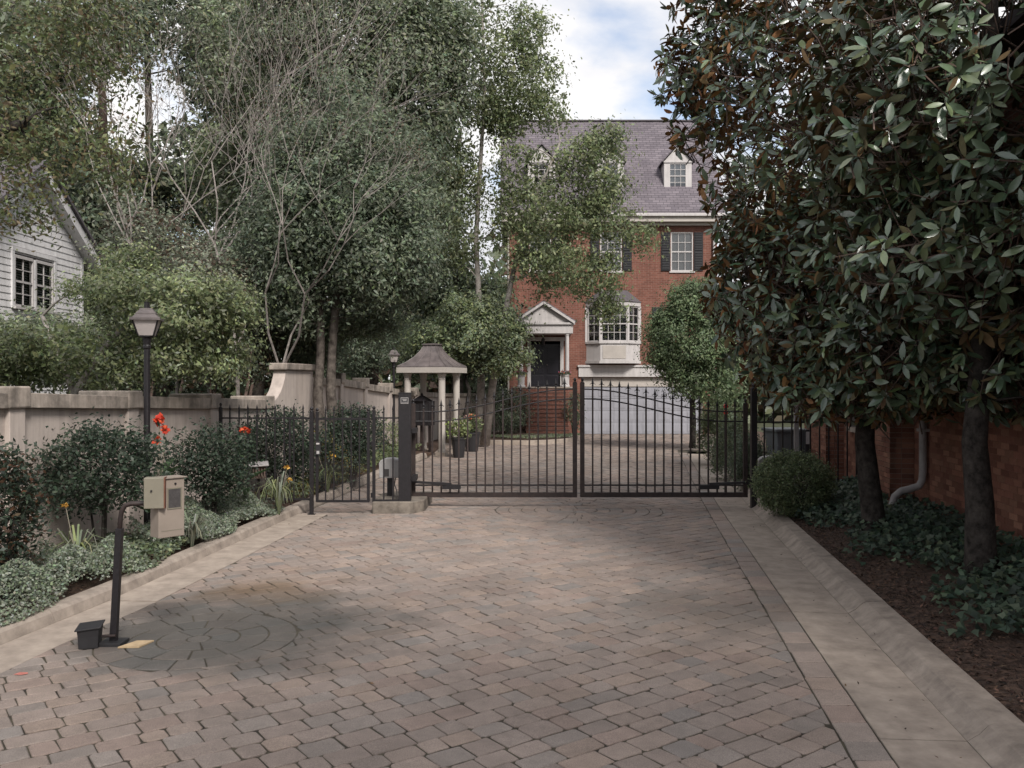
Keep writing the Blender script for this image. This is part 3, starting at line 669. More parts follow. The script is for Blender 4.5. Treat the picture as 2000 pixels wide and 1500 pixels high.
for k in range(-34, 34):
    for s in (1, -1):
        xa, za = k * 0.03, z0
        pts = [(xa + q * s, za + q) for q in (0, z1 - z0)]
        (ax, az), (bx, bz) = pts
        def cut(x, zz): return x
        lo, hi = min(ax, bx), max(ax, bx)
        t0, t1 = 0.0, 1.0
        dx = bx - ax
        if dx:
            ta, tb = (0.01 - ax) / dx, (w - 0.01 - ax) / dx
            t0, t1 = max(t0, min(ta, tb)), min(t1, max(ta, tb))
        if t1 - t0 > 0.02: mb.bar((ax + dx * t0, 0.015, az + (bz - az) * t0), (ax + dx * t1, 0.015, az + (bz - az) * t1), 0.0032)
tag(mb.build('mesh_panel', M['iron'], t), kind='stuff')
lk = MB().b(-0.02, 0.06, -0.06, -0.022, fz(888), fz(862)).build('lock_box', M['black_plastic'], t, bevel=0.004)
MB().b(-0.006, 0.046, -0.066, -0.0605, fz(867.5), fz(864.5)).build('keypad_cover', M['white'], lk)
MB().b(0.0, 0.045, -0.066, -0.0605, fz(886), fz(880)).build('lock_knob', M['grey_plastic'], lk)
t = thing('iron_fence', 'short black iron fence panel standing on the concrete island', 'fence', (0, DF + 0.12, 0))
o = MB().b(-0.024, 0.024, -0.024, 0.024, -0.02, fz(803)).build('post', M['iron'], t); o.location = (fx(728), 0, 0); ball_cap(t, fx(728), fz(803), 0.027)
MB().b(fx(728), fx(780), -0.012, 0.012, fz(818.5), fz(815.5)).build('top_rail', M['iron'], t)
MB().b(fx(728), fx(780), -0.014, 0.014, fz(981), fz(977.5)).build('bottom_rail', M['iron'], t)
for px in (747.5, 765.5): picket(t, fx(px), fz(979), fz(805), 0.022, SPEAR)
for z in (fz(868), fz(969)): MB().b(fx(722), fx(728), -0.02, 0.02, z - .04, z + .04).build('hinge', M['iron'], t)
# gate operators
def operator(label, x, y, rz):
    t = thing('gate_operator', label, 'gate operator', (x, y, 0), rz, 'gate operators')
    mb = MB(); w = 0.185
    prof = [(-w, 0.0)] + [(-w, 0.27)] + [(w * math.cos(a), 0.27 + 0.075 * math.sin(a)) for a in np.linspace(math.pi, 0, 9)] + [(w, 0.0)]
    mb.prism([(a, -0.13, 0.52 + b) for a, b in prof], (0, 0.26, 0)); h = mb.build('housing', M['grey_plastic'], t, bevel=0.012)
    MB().b(-0.1, -0.01, -0.138, -0.1315, 0.55, 0.68).build('vent_panel', M['screen'], t)
    MB().b(0.02, 0.09, -0.136, -0.1315, 0.55, 0.69).build('notice', M['white'], t)
    MB().b(-0.055, 0.055, -0.05, 0.05, 0.1, 0.52).build('pedestal', M['iron'], t)
    MB().tube([(0.09, -0.02, 0.53), (0.07, -0.03, 0.4), (0.11, -0.03, 0.3), (0.12, -0.02, 0.18)], 0.011, 6).build('cable', M['pipe'], t)
operator('grey hooded gate operator on a black stub behind the short fence panel', P(763, 0, 15.25).x, 15.25, 0)
operator('pale hooded gate operator mostly hidden behind the clipped round bush', P(1502, 0, 15.6).x, 15.6, R(-10))
# right fence
t = thing('iron_fence', 'black iron picket fence between the right gate post and the brick building', 'fence', (gx(1478), DG + 0.1, 0))
Lf = side_x(DG) - gx(1478) - 0.05
MB().b(0, Lf, -0.012, 0.012, 1.47, 1.5).build('top_rail', M['iron'], t); MB().b(0, Lf, -0.012, 0.012, 0.45, 0.48).build('bottom_rail', M['iron'], t)
k = 0.16
while k < Lf: picket(t, k, 0.2, 1.75, 0.022, SPEAR); k += 0.162
o = MB().b(-0.035, 0.035, -0.035, 0.035, 0.1, 2.0).build('post', M['pipe'], t); o.location = (0.74, 0.05, 0)

# ------------------------------------------------------------------ mail shelter and mailbox
th = R(-19)
t = thing('mail_shelter', 'small white column shelter with a swept metal roof behind the gate', 'shelter', (-2.08, 25.8, 0), th)
S = 1.12
for (x, y) in ((0, 0), (-S, 0), (0, S), (-S, S)):
    c = MB().lathe([(0.112, 0.09), (0.115, 0.16), (0.105, 0.2), (0.1, 2.25), (0.112, 2.27), (0.1, 2.29), (0.105, 2.36), (0.125, 2.38), (0.125, 2.45)], 16).build('column', M['cream'], t, smooth=False); c.location = (x, y, 0)
    MB().b(-0.15, 0.15, -0.15, 0.15, -0.03, 0.1).build('base', M['kerb'], c, bevel=0.01)
e = 0.2
MB().b(-S - 0.1, 0.1, -0.1, S + 0.1, 2.452, 2.5).build('soffit', M['cream'], t)
fa = MB().b(-S - e - 0.05, e + 0.05, -e - 0.05, -e, 2.46, 2.62).b(-S - e - 0.05, e + 0.05, S + e, S + e + 0.05, 2.46, 2.62).b(-S - e - .05, -S - e, -e + .001, S + e - .001, 2.46, 2.62).b(e, e + .05, -e + .001, S + e - .001, 2.46, 2.62).b(-S - e, e, -e, S + e, 2.5, 2.52)
fa.build('fascia', M['cream'], t)
prof = [(0.80, 2.615), (0.80, 2.65), (0.60, 2.77), (0.42, 2.93), (0.29, 3.10), (0.2, 3.27), (0.2, 3.30)]
mb = MB().lathe([(r * math.sqrt(2), z) for r, z in prof], 4, c=(-S / 2, S / 2, 0), phase=math.pi / 4); rf = mb.build('roof', M['metal_roof'], t)
for q in range(4):
    for off in (-0.99, -0.33, 0.33):
        pts = []
        for r, z in prof[1:6]:
            x, y = r, off * r; a = q * math.pi / 2; pts.append((-S / 2 + x * math.cos(a) - y * math.sin(a), S / 2 + x * math.sin(a) + y * math.cos(a), z + 0.006))
        MB().tube(pts, 0.014, 5).build('seam', M['metal_roof'], rf)
MB().b(-S / 2 - 0.235, -S / 2 + 0.235, S / 2 - 0.235, S / 2 + 0.235, 3.3, 3.345).build('roof_cap', M['metal_roof'], t, bevel=0.01)
mbx = P(824, 0, 26.6)
t = thing('mailbox_stand', 'dark mailbox stand with a pointed roof inside the white shelter', 'mailbox', (mbx.x, 26.6, 0), th)
MB().b(-0.27, 0.34, -0.2, 0.2, 0.86, 1.6).build('cabinet', M['iron'], t, bevel=0.01)
MB().lathe([(0.36, 1.6), (0.33, 1.62), (0.1, 1.75), (0.02, 1.78)], 4, phase=math.pi / 4).build('pointed_roof', M['iron'], t)
MB().lathe([(0.02, 1.77), (0.035, 1.8), (0.02, 1.83), (0.003, 1.86)], 8).build('finial', M['iron'], t)
for x in (-0.2, 0.0, 0.26):
    MB().b(x - .025, x + .025, -0.05, 0.05, 0, 0.87).build('leg', M['iron_rust'], t)
for x in (-0.13, 0.17): MB().b(x - 0.12, x + 0.12, -0.212, -0.203, 0.95, 1.5).build('door', M['black_plastic'], t, bevel=0.003)

# ------------------------------------------------------------------ foliage machinery
def unit(a): return a / np.maximum(np.linalg.norm(a, axis=-1, keepdims=True), 1e-9)
def quads(cen, size, tint, rg, aspect=0.42, up=0.5, hang=0.0, dirs=None, bias=None):
    n = len(cen)
    nrm = unit(rg.normal(size=(n, 3)) + np.array([0, 0, up * 2])) if bias is None else unit(rg.normal(size=(n, 3)) * .55 + bias)
    d = rg.normal(size=(n, 3)) + np.array([0, 0, -hang]) if dirs is None else dirs
    d = unit(d - nrm * np.sum(d * nrm, 1, keepdims=True)); s = np.cross(nrm, d)
    sz = (size * rg.uniform(0.65, 1.3, n))[:, None]
    V = np.stack([cen - d * sz * .5, cen + s * sz * aspect * .5 + nrm * sz * .07, cen + d * sz * .5, cen - s * sz * aspect * .5 + nrm * sz * .07], 1).reshape(-1, 3)
    return V, np.arange(4 * n).reshape(n, 4), np.repeat(tint, 4, 0)
def tints(n, rg, cols, wts=None, jit=0.18):
    cols = np.array(cols, float); idx = rg.choice(len(cols), n, p=None if wts is None else np.array(wts) / sum(wts))
    return np.clip(cols[idx] * (1 + rg.normal(size=(n, 1)) * jit) * (1 + rg.normal(size=(n, 3)) * 0.05), 0.004, 1)
def sample_lobe(lobe, n, rg, shell=0.55):
    c, r = np.array(lobe[0]), np.array(lobe[1])
    d = unit(rg.normal(size=(n, 3))); rad = rg.uniform(shell ** 3, 1, n) ** (1 / 3)
    return c + d * rad[:, None] * r
def skeleton(mb, trunk, r0, r1, tips, rg, rtip=0.006, sides=5, start=0.35, up=0.12):
    """trunk polyline tapering r0..r1 and a limb to every tip from the nearest fitting node"""
    n = len(trunk); rad = [r0 + (r1 - r0) * (i / (n - 1)) for i in range(n)]
    rad[0] *= 1.25
    mb.tube(trunk, rad, 9)
    T = np.array(trunk, float); N = []; Rr = []
    for i in range(n - 1):
        for q in np.linspace(0, 1, 6, endpoint=False):
            if (i + q) / (n - 1) >= start: N.append(T[i] + (T[i + 1] - T[i]) * q); Rr.append(rad[i] + (rad[i + 1] - rad[i]) * q)
    N.append(T[-1]); Rr.append(rad[-1]); cap = len(N) + 4 * len(tips) + 4
    A = np.zeros((cap, 3)); A[:len(N)] = N; RA = np.zeros(cap); RA[:len(N)] = Rr; cnt = len(N)
    tips = np.array(tips); order = np.argsort(np.min(np.linalg.norm(tips[:, None] - A[None, :cnt], axis=2), 1))
    for i in order:
        tp = tips[i]; dv = tp - A[:cnt]; dist = np.linalg.norm(dv, axis=1)
        cost = dist + np.maximum(0, -dv[:, 2]) * 0.9 - RA[:cnt] * 2
        j = int(np.argmin(cost)); L = dist[j]; p0 = A[j]; ra = min(RA[j] * 0.72, 0.012 + 0.022 * L)
        ra = max(ra, rtip)
        m1 = p0 + (tp - p0) * 0.35 + np.array([0, 0, up * L]) * 0.8 + rg.normal(size=3) * 0.05 * L
        m2 = p0 + (tp - p0) * 0.7 + np.array([0, 0, up * L]) + rg.normal(size=3) * 0.05 * L
        pts = [p0, m1, m2, tp]; rs = [ra, ra * 0.75, ra * 0.5, rtip]
        mb.tube(pts, rs, sides if ra > 0.02 else 3, cap=False)
        for q, rr in ((m1, rs[1]), (m2, rs[2]), (tp, rs[3])): A[cnt] = q; RA[cnt] = rr; cnt += 1
def make_tree(name, label, cat, base, trunks, lobes, per, leaf, cols, wts=None, bark='bark', seed=1, spread=0.45, aspect=0.45, hang=0.0, up=0.5, group=None, rtip=0.006, r=(0.16, 0.05), shell=0.4, jit=0.27, start=0.35, inner=7, dens=1.7):
    """lobes: (centre, radii, clumps); per: leaves in a clump"""
    rg = np.random.default_rng(seed); t = thing(name, label, cat, base, 0, group); b = np.array(base, float); per = int(per * dens); leaf *= 1.15; spread *= 1.1
    tips = np.concatenate([sample_lobe(l, l[2], rg, shell) for l in lobes]) - b
    tr = MB(); k = len(trunks); assign = np.argmin(np.stack([np.min(np.linalg.norm(tips[:, None] - (np.array(q, float) - b)[None], axis=2), 1) for q in trunks], 1), 1)
    for i, q in enumerate(trunks):
        tt = tips[assign == i]
        if len(tt): skeleton(tr, [tuple(np.array(p, float) - b) for p in q], r[0], r[1], tt, rg, rtip, start=start)
        else: tr.tube([tuple(np.array(p, float) - b) for p in q], [r[0], *[r[1]] * (len(q) - 1)], 7)
    tr.build('trunk', M[bark], t, smooth=True)
    n = len(tips) * per; cen = np.repeat(tips, per, 0); f = rg.uniform(0, 1, n) ** 0.6
    cen = cen + unit(rg.normal(size=(n, 3))) * (f * spread * rg.choice([0.7, 1.0, 1.5], n))[:, None] * np.array([1.15, 1.15, 0.75]) - np.array([0, 0, 1.0]) * (hang * spread * f * rg.uniform(0, 1.5, n))[:, None]
    clump_k = np.repeat(rg.normal(size=(len(tips), 1)) * jit, per, 0)
    tn = np.clip(tints(n, rg, cols, wts, 0.14) * (1 + clump_k), 0.004, 1)
    ctr = np.mean(tips, 0); bias = unit(cen - np.repeat(tips, per, 0)) * .8 + unit(cen - ctr) * .5 + np.array([0, 0, .45])
    V, Fq, tt = quads(cen, leaf, tn, rg, aspect, up, hang, bias=bias)
    # larger leaf sprays inside the crown
    ic = np.concatenate([sample_lobe((l[0], np.array(l[1]) * .86), int(l[2] * inner * 2), rg, 0.0) for l in lobes]) - b
    V2, F2, t2 = quads(ic, leaf * 1.6, tints(len(ic), rg, cols, wts, .2), rg, .6, .2, hang)
    npmesh('crown', np.concatenate([V, V2]), np.concatenate([Fq, F2 + len(V)]), M['leaf'], np.concatenate([tt, t2]), parent=t)
    return t
def LB(px, py, D, rx, ry, n, rd=None):
    c = P(px, py, D); k = D / F; return (tuple(c), (rx * k, (rd or rx) * k, ry * k), n)
DARK = [(0.13, 0.162, 0.115), (0.15, 0.182, 0.128), (0.172, 0.205, 0.142)]
MIDG = [(0.172, 0.205, 0.11), (0.205, 0.235, 0.132), (0.145, 0.18, 0.102)]
LIGHT = [(0.22, 0.255, 0.12), (0.25, 0.28, 0.148), (0.185, 0.222, 0.112)]
GREYG = [(0.205, 0.225, 0.162), (0.172, 0.195, 0.142), (0.24, 0.255, 0.195)]

# ------------------------------------------------------------------ main brick house
HY = 36.3; hs = HY / F
def hx(px): return (px - 1000) * hs
def hz(py): return CAMH - (py - HOR) * hs
HS = thing('brick_house', 'three storey red brick house with grey roof, dormers and white garage door', 'house', (0, HY, 0))
HL, HR = hx(990), 8.55
holes = []
wins = []                                          # (px0, px1, py0, py1, cols, rows, kind)
for (a, b, k) in ((1034, 1077, 'dark'), (1172, 1215, 'dark'), (1310, 1354, 'blind')): wins.append((a, b, 453, 530, 3, 2, k))
for (a, b, c, d, *_r) in wins: holes.append((hx(a), hx(b), hz(d), hz(c)))
gd = (hx(1136), hx(1372), -0.02, hz(755)); holes.append((gd[0], gd[1], gd[2], hz(737)))
dr = (hx(1033), hx(1098), hz(757), hz(666)); holes.append(dr)
bayh = (hx(1150), hx(1246), hz(672), hz(600)); holes.append(bayh)
def facade(x0, x1, z0, z1, holes, depth):
    mb = MB(); xs = sorted({x0, x1, *[h[0] for h in holes], *[h[1] for h in holes]}); zs = sorted({z0, z1, *[h[2] for h in holes], *[h[3] for h in holes]})
    for a, b in zip(xs[:-1], xs[1:]):
        for c, d in zip(zs[:-1], zs[1:]):
            m, n = (a + b) / 2, (c + d) / 2
            if any(h[0] < m < h[1] and h[2] < n < h[3] for h in holes): continue
            mb.add([(a, 0, c), (b, 0, c), (b, 0, d), (a, 0, d)], [(0, 1, 2, 3)])
    for a, b, c, d in holes:
        mb.add([(a, 0, c), (b, 0, c), (b, 0, d), (a, 0, d), (a, depth, c), (b, depth, c), (b, depth, d), (a, depth, d)], [(0, 4, 5, 1), (1, 5, 6, 2), (2, 6, 7, 3), (3, 7, 4, 0)])
    return mb
ZT = hz(436)
fc = facade(HL, HR, -0.1, ZT, holes, 0.22)
ridge_y, ridge_z, eave_z, slope = 4.0, 14.0, 9.06, 1.225
fc.add([(HL, 0, -.1), (HL, 8.4, -.1), (HL, 8.4, ZT), (HL, 4.2, ZT + 4.6), (HL, 0, ZT)], [(0, 4, 3, 2, 1)])
fc.add([(HR, 0, -.1), (HR, 8.4, -.1), (HR, 8.4, ZT), (HR, 4.2, ZT + 4.6), (HR, 0, ZT)], [(0, 1, 2, 3, 4)])
fc.add([(HL, 8.4, -.1), (HR, 8.4, -.1), (HR, 8.4, ZT), (HL, 8.4, ZT)], [(0, 3, 2, 1)])
fc.build('wall', M['brick_house'], HS)
MB().b(HL + .1, HR - .1, 1.6, 1.7, 0, ZT).build('dark_backing', M['room'], HS)  # sheet behind the windows, darkness of the unlit rooms put into its colour
rx0, rx1 = -0.5, 8.85
def roof_pt(x, y, lift=0.0): return (x, y, eave_z + (y + 0.42) * slope + lift)
mb = MB(); ya, yb = -0.42, 3.62; zb = eave_z; zr = eave_z + (yb - ya) * slope
mb.prism([(rx0, ya, zb), (rx0, yb, zr), (rx0, 2 * yb - ya, zb), (rx0, 2 * yb - ya, zb + 0.14), (rx0, yb, zr + 0.14), (rx0, ya, zb + 0.14)], (rx1 - rx0, 0, 0))
rf = mb.build('roof', M['shingle'], HS)
MB().b(rx0, rx1, yb - 0.1, yb + 0.1, zr + 0.11, zr + 0.17).build('ridge_cap', M['shingle_grey'], rf)
MB().b(rx0 + .02, rx1 - .02, -0.53, -0.42, 9.0, 9.13).build('gutter', M['white'], HS, bevel=0.02)
MB().b(rx0 + .05, rx1 - .05, -0.42, 0.02, ZT + 0.0, 9.05).b(HL - .02, HR, -0.2, -0.004, ZT - 0.12, ZT - .002).build('cornice', M['cream'], HS)
MB().tube([(HR - .15, -0.1, 0.1), (HR - .15, -0.1, 8.8)], 0.05, 8).build('downspout', M['white'], HS)
MB().tube([(HL + 0.06, -0.08, 0.1), (HL + 0.06, -0.08, 8.8)], 0.04, 8).build('downspout', M['cream'], HS)
def window(par, x0, x1, z0, z1, cols, rows, kind, y=0.0, sill=True):
    """double hung sash: frame > pane, blind"""
    f = MB(); w = 0.055; zm = (z0 + z1) / 2
    f.b(x0 - .02, x0 + w, y + .02, y + .11, z0, z1).b(x1 - w, x1 + .02, y + .02, y + .11, z0, z1).b(x0 + w, x1 - w, y + .02, y + .11, z1 - w, z1 + .02).b(x0 + w, x1 - w, y + .02, y + .11, z0, z0 + w)
    f.b(x0 + w, x1 - w, y + .035, y + .1, zm - .025, zm + .025)
    for s0, s1 in ((z0 + w, zm - .025), (zm + .025, z1 - w)):
        for c in range(1, cols): xx = x0 + w + (x1 - x0 - 2 * w) * c / cols; f.b(xx - .011, xx + .011, y + .05, y + .085, s0, s1)
        for r_ in range(1, rows):
            zz = s0 + (s1 - s0) * r_ / rows
            for c in range(cols): xa = x0 + w + (x1 - x0 - 2 * w) * c / cols; xb = x0 + w + (x1 - x0 - 2 * w) * (c + 1) / cols; f.b(xa + .012, xb - .012, y + .052, y + .083, zz - .011, zz + .011)
    if sill: f.b(x0 - .06, x1 + .06, y - .05, y + .1, z0 - .06, z0 - .002)
    o = f.build('window', M['white'], par)
    MB().add([(x0, y + .068, z0), (x1, y + .068, z0), (x1, y + .068, z1), (x0, y + .068, z1)], [(0, 1, 2, 3)]).build('pane', M['glass'], o)
    if kind == 'blind':
        bl = MB(); z = z0 + .02
        while z < z1 - .02: bl.b(x0 + .03, x1 - .03, y + .15, y + .165, z, z + .045); z += .05
        bl.build('blind', M['blind'], o)
    elif kind == 'half':
        bl = MB(); z = z0 + .02
        while z < z1 - .02: bl.box(((x0 + x1) / 2, y + .17, z), (x1 - x0 - .08, .05, .008), 0, Matrix.Rotation(R(35), 3, 'X')); z += .06
        bl.build('blind', M['blind'], o)
    return o
for (a, b, c, d, cc, rr, k) in wins:
    window(HS, hx(a), hx(b), hz(d), hz(c), cc, rr, 'half' if k == 'dark' else k)
    for s in (-1, 1):
        xa = hx(a) - 0.40 if s < 0 else hx(b) + 0.03
        sh_ = MB().b(xa, xa + 0.37, -0.045, -0.004, hz(529), hz(454))
        for q in range(22): sh_.box((xa + 0.185, -0.05, hz(529) + 0.07 + q * 0.068 + (0.06 if q > 10 else 0)), (0.29, 0.02, 0.05), 0, Matrix.Rotation(R(-25), 3, 'X'))
        sh_.build('shutter', M['shutter'], HS)
MB().b(hx(1274), hx(1292), -0.045, -0.004, hz(668), hz(600)).build('shutter', M['shutter'], HS)
MB().b(hx(1400), hx(1404), -0.045, -0.004, hz(668), hz(600)).build('shutter', M['shutter'], HS)
# garage door, lintel band
zt = gd[3]; n = 4; hh = (zt - 0.0) / n
for k in range(n):
    pn = MB().b(gd[0] + .03, gd[1] - .03, 0.14, 0.18, k * hh + .006, (k + 1) * hh - .006)
    for c in range(8):
        wv = (gd[1] - gd[0] - .06) / 8; xa = gd[0] + .03 + c * wv; pn.b(xa + .06, xa + wv - .06, 0.128, 0.139, k * hh + .09, (k + 1) * hh - .09)
    pn.build('garage_door_panel', M['garage'], HS, bevel=0.006)
MB().b(gd[0] + .005, gd[1] - .005, 0.1, 0.13, zt, hz(737) - .004).build('garage_header', M['cream'], HS)
MB().b(hx(1130), hx(1380), -0.08, -0.003, hz(736), hz(717)).b(hx(1128), hx(1382), -0.13, -0.003, hz(717) + .002, hz(713)).build('lintel_band', M['white'], HS)
MB().b(gd[0] - .03, gd[0] + .028, 0.0, 0.12, 0, zt).b(gd[1] - .028, gd[1] + .03, 0.0, .12, 0, zt).build('garage_jamb', M['cream'], HS)
# bay window
bx0, bx1 = hx(1145), hx(1250); bf0, bf1 = hx(1170), hx(1224); bo = -0.52
def bay_poly(z, k=0.0): return [(bx0 - k, 0 + 0.0, z), (bf0 - k, bo - k, z), (bf1 + k, bo - k, z), (bx1 + k, 0.0, z)]
for nm, z0, z1, k, m in (('bay_apron', hz(705), hz(672), -0.004, 'white'), ('bay_sill', hz(671.8), hz(668), 0.05, 'white'), ('bay_base', hz(710), hz(705.2), 0.04, 'white'), ('bay_frieze', hz(599), hz(591), 0.03, 'white')):
    MB().prism(bay_poly(z0, k)[::-1], (0, 0, z1 - z0)).build(nm, M[m], HS)
MB().b(bf0 + .1, bf1 - .1, bo - .012, bo + .002, hz(701), hz(676)).build('apron_moulding', M['cream'], HS, bevel=0.004)
br = MB(); z0, z1 = hz(590.8), hz(567); p = bay_poly(z0, 0.07); q = [(bx0 + .55, 0, z1), (bf0 + .3, -.04, z1), (bf1 - .3, -.04, z1), (bx1 - .55, 0, z1)]
br.add(p + q, [(0, 1, 5, 4), (1, 2, 6, 5), (2, 3, 7, 6), (0, 3, 2, 1)]); br.build('bay_roof', M['shingle_grey'], HS)
for (pa, pb, cc) in (((bx0, 0.0), (bf0, bo), 2), ((bf0, bo), (bf1, bo), 4), ((bf1, bo), (bx1, 0.0), 2)):
    A_, B_ = Vector((*pa, 0)), Vector((*pb, 0)); L = (B_ - A_).length; ang = math.atan2(B_.y - A_.y, B_.x - A_.x)
    o = window(HS, 0.035, L - 0.035, hz(668), hz(599.2), cc, 2, 'half', y=0.0, sill=False); o.location = (A_.x, A_.y, 0); o.rotation_euler = (0, 0, ang)
    MB().b(-.045, .045, -.03, .09, hz(668), hz(599.2)).build('bay_post', M['white'], HS).location = (A_.x, A_.y + .02, 0)
MB().b(-.045, .045, -.03, .09, hz(668), hz(599.2)).build('bay_post', M['white'], HS).location = (bx1, .02, 0)
# dormers
def dormer(px0, px1, kind):
    yd = 0.6; k = (HY + yd) / F; x0, x1 = (px0 - 1000) * k, (px1 - 1000) * k; z0, z1, za = CAMH + 370 * k, CAMH + 430 * k, CAMH + 460 * k
    xm = (x0 + x1) / 2; mb = MB(); yb_ = 3.1
    wa, wb, wc, wd = x0 + .22, x1 - .22, z0 + .14, z1 - .08
    mb.add([(x0, yd, z0), (wa, yd, z0), (wa, yd, z1), (x0, yd, z1), (wb, yd, z0), (x1, yd, z0), (x1, yd, z1), (wb, yd, z1), (wa, yd, wc), (wb, yd, wc), (wa, yd, wd), (wb, yd, wd)], [(0, 1, 2, 3), (4, 5, 6, 7), (1, 4, 9, 8), (10, 11, 7, 2)])
    mb.add([(x0, yd, z1), (x1, yd, z1), (xm, yd, za)], [(0, 1, 2)])
    for x in (x0, x1): mb.add([(x, yd, z0 - .3), (x, yb_, z0 - .3), (x, yb_, z1), (x, yd, z1)], [(0, 1, 2, 3)])
    d = mb.build('dormer', M['white'], HS)
    tr = MB()
    for s in (-1, 1):
        xe = xm + s * ((x1 - x0) / 2 + .1); ze = z1 - .06
        tr.prism([(xm, yd - .1, za + .06), (xe, yd - .1, ze), (xe, yd - .1, ze + .07), (xm, yd - .1, za + .14)], (0, 2.8, 0))
    tr.build('dormer_roof', M['shingle'], d)
    MB().b(x0 - .03, x1 + .03, yd - .05, yd - .003, z0 - .03, z0 + .05).b(x0 - .02, x1 + .02, yd - .04, yd - .003, z1 - .06, z1 + .01).build('dormer_trim', M['white'], d)
    w = MB(); zm = (wc + wd) / 2
    w.b(wa, wa + .04, yd + .0, yd + .06, wc, wd).b(wb - .04, wb, yd, yd + .06, wc, wd).b(wa, wb, yd + .002, yd + .058, wd - .04, wd).b(wa, wb, yd + .002, yd + .058, wc, wc + .04).b(wa + .04, wb - .04, yd + .003, yd + .055, zm - .02, zm + .02)
    for c in (1, 2): xx = wa + (wb - wa) * c / 3; w.b(xx - .01, xx + .01, yd + .01, yd + .04, wc + .04, wd - .04)
    for c in (0.25, 0.75): zz = wc + (wd - wc) * c; w.b(wa + .04, wb - .04, yd + .012, yd + .038, zz - .01, zz + .01)
    w.build('sash', M['white'], d)
    MB().add([(wa, yd + .03, wc), (wb, yd + .03, wc), (wb, yd + .03, wd), (wa, yd + .03, wd)], [(0, 1, 2, 3)]).build('pane', M['glass'], d)
    MB().b(wa - .1, wb + .1, yd + .12, yd + .14, wc - .1, wd + .1).build('blind', M['blind'] if kind == 'blind' else M['room'], d)  # dark kind: near-black sheet painted for the unlit room, no blind
dormer(1031, 1085, 'dark'); dormer(1165, 1218, 'blind'); dormer(1297, 1351, 'blind')
# front door
dd = MB().b(dr[0] + .08, dr[1] - .08, .1, .15, dr[2], dr[3] - .12)
for x0, x1 in ((dr[0] + .14, (dr[0] + dr[1]) / 2 - .07), ((dr[0] + dr[1]) / 2 + .07, dr[1] - .14)):
    for z0, z1 in ((dr[2] + .12, dr[2] + .5), (dr[2] + .6, dr[2] + 1.1), (dr[2] + 1.2, dr[3] - .25)): dd.b(x0, x1, .085, .099, z0, z1)
dd = dd.build('front_door', M['door'], HS, bevel=0.006)
MB().lathe([(0.02, 0), (0.03, 0.03), (0.01, 0.05)], 8).build('door_knob', M['metal_roof'], dd).matrix_local = Matrix.Translation(((dr[0] + dr[1]) / 2 + .06, .085, dr[2] + .95)) @ Matrix.Rotation(R(90), 4, 'X')
MB().b(dr[0] - .06, dr[0] + .08, -.03, .1, dr[2], dr[3] - .003).b(dr[1] - .08, dr[1] + .06, -.03, .1, dr[2], dr[3] - .003).b(dr[0] - .1, dr[1] + .1, -.05, .1, dr[3], dr[3] + .16).build('door_frame', M['white'], HS)
# portico
PY = -1.35; kp = (HY + PY) / F
def qx(px): return (px - 1000) * kp
def qz(py): return CAMH - (py - HOR) * kp
pz = 1.93
MB().b(qx(1003), qx(1120), PY - .15, -.004, 0.0, pz).build('porch_base', M['brick_house'], HS)
MB().b(qx(1002), qx(1121), PY - .18, -.006, pz + .001, pz + .05).build('porch_floor', M['kerb'], HS)
for px in (1018, 1108):
    c = MB().lathe([(.1, pz + .05), (.1, pz + .12), (.085, pz + .14), (.075, qz(656)), (.09, qz(655)), (.09, qz(651))], 14).build('column', M['white'], HS); c.location = (qx(px), PY + .1, 0)
MB().b(qx(1008), qx(1119), PY - .02, -.005, qz(651), qz(634)).build('entablature', M['white'], HS)
MB().b(qx(1004), qx(1123), PY - .1, -.006, qz(633.8), qz(630)).build('cornice', M['white'], HS)
xm = qx(1062)
MB().prism([(qx(1008), PY, qz(629.8)), (qx(1118), PY, qz(629.8)), (xm, PY, qz(592))], (0, -PY - .01, 0)).build('pediment', M['white'], HS)
pr = MB()
for s, xe in ((-1, qx(1000)), (1, qx(1125))):
    pr.prism([(xm, PY - .12, qz(591)), (xe, PY - .12, qz(630)), (xe, PY - .12, qz(627)), (xm, PY - .12, qz(586.5))], (0, -PY + .11, 0))
pr.build('portico_roof', M['shingle'], HS)
rk = MB()
for xe in (qx(1003), qx(1122)): rk.bar((xm, PY - .14, qz(591.5)), (xe, PY - .14, qz(630.5)), .04, .09)
rk.build('rake_board', M['white'], HS)
n = 10
for k in range(n):
    z1 = 0.22 + (pz - 0.22) * (k + 1) / (n + 1); y0 = PY - .15 - 0.205 * (n - k)
    MB().b(qx(1026), qx(1104), y0, y0 + .205 if k < n - 1 else PY - .151, 0.05, z1 - .03).b(qx(1025), qx(1105), y0 - .02, y0 + .2 if k < n - 1 else PY - .152, z1 - .029, z1, 1).build('step', [M['brick_house'], M['step_tread']], HS)
t = thing('porch_lantern', 'small black lantern hanging under the house portico', 'lantern', (qx(1062), HY - .7, qz(656)))
MB().lathe([(.06, -.35), (.08, -.1), (.02, -.04), (.012, .2)], 6).build('lantern_body', M['iron'], t)
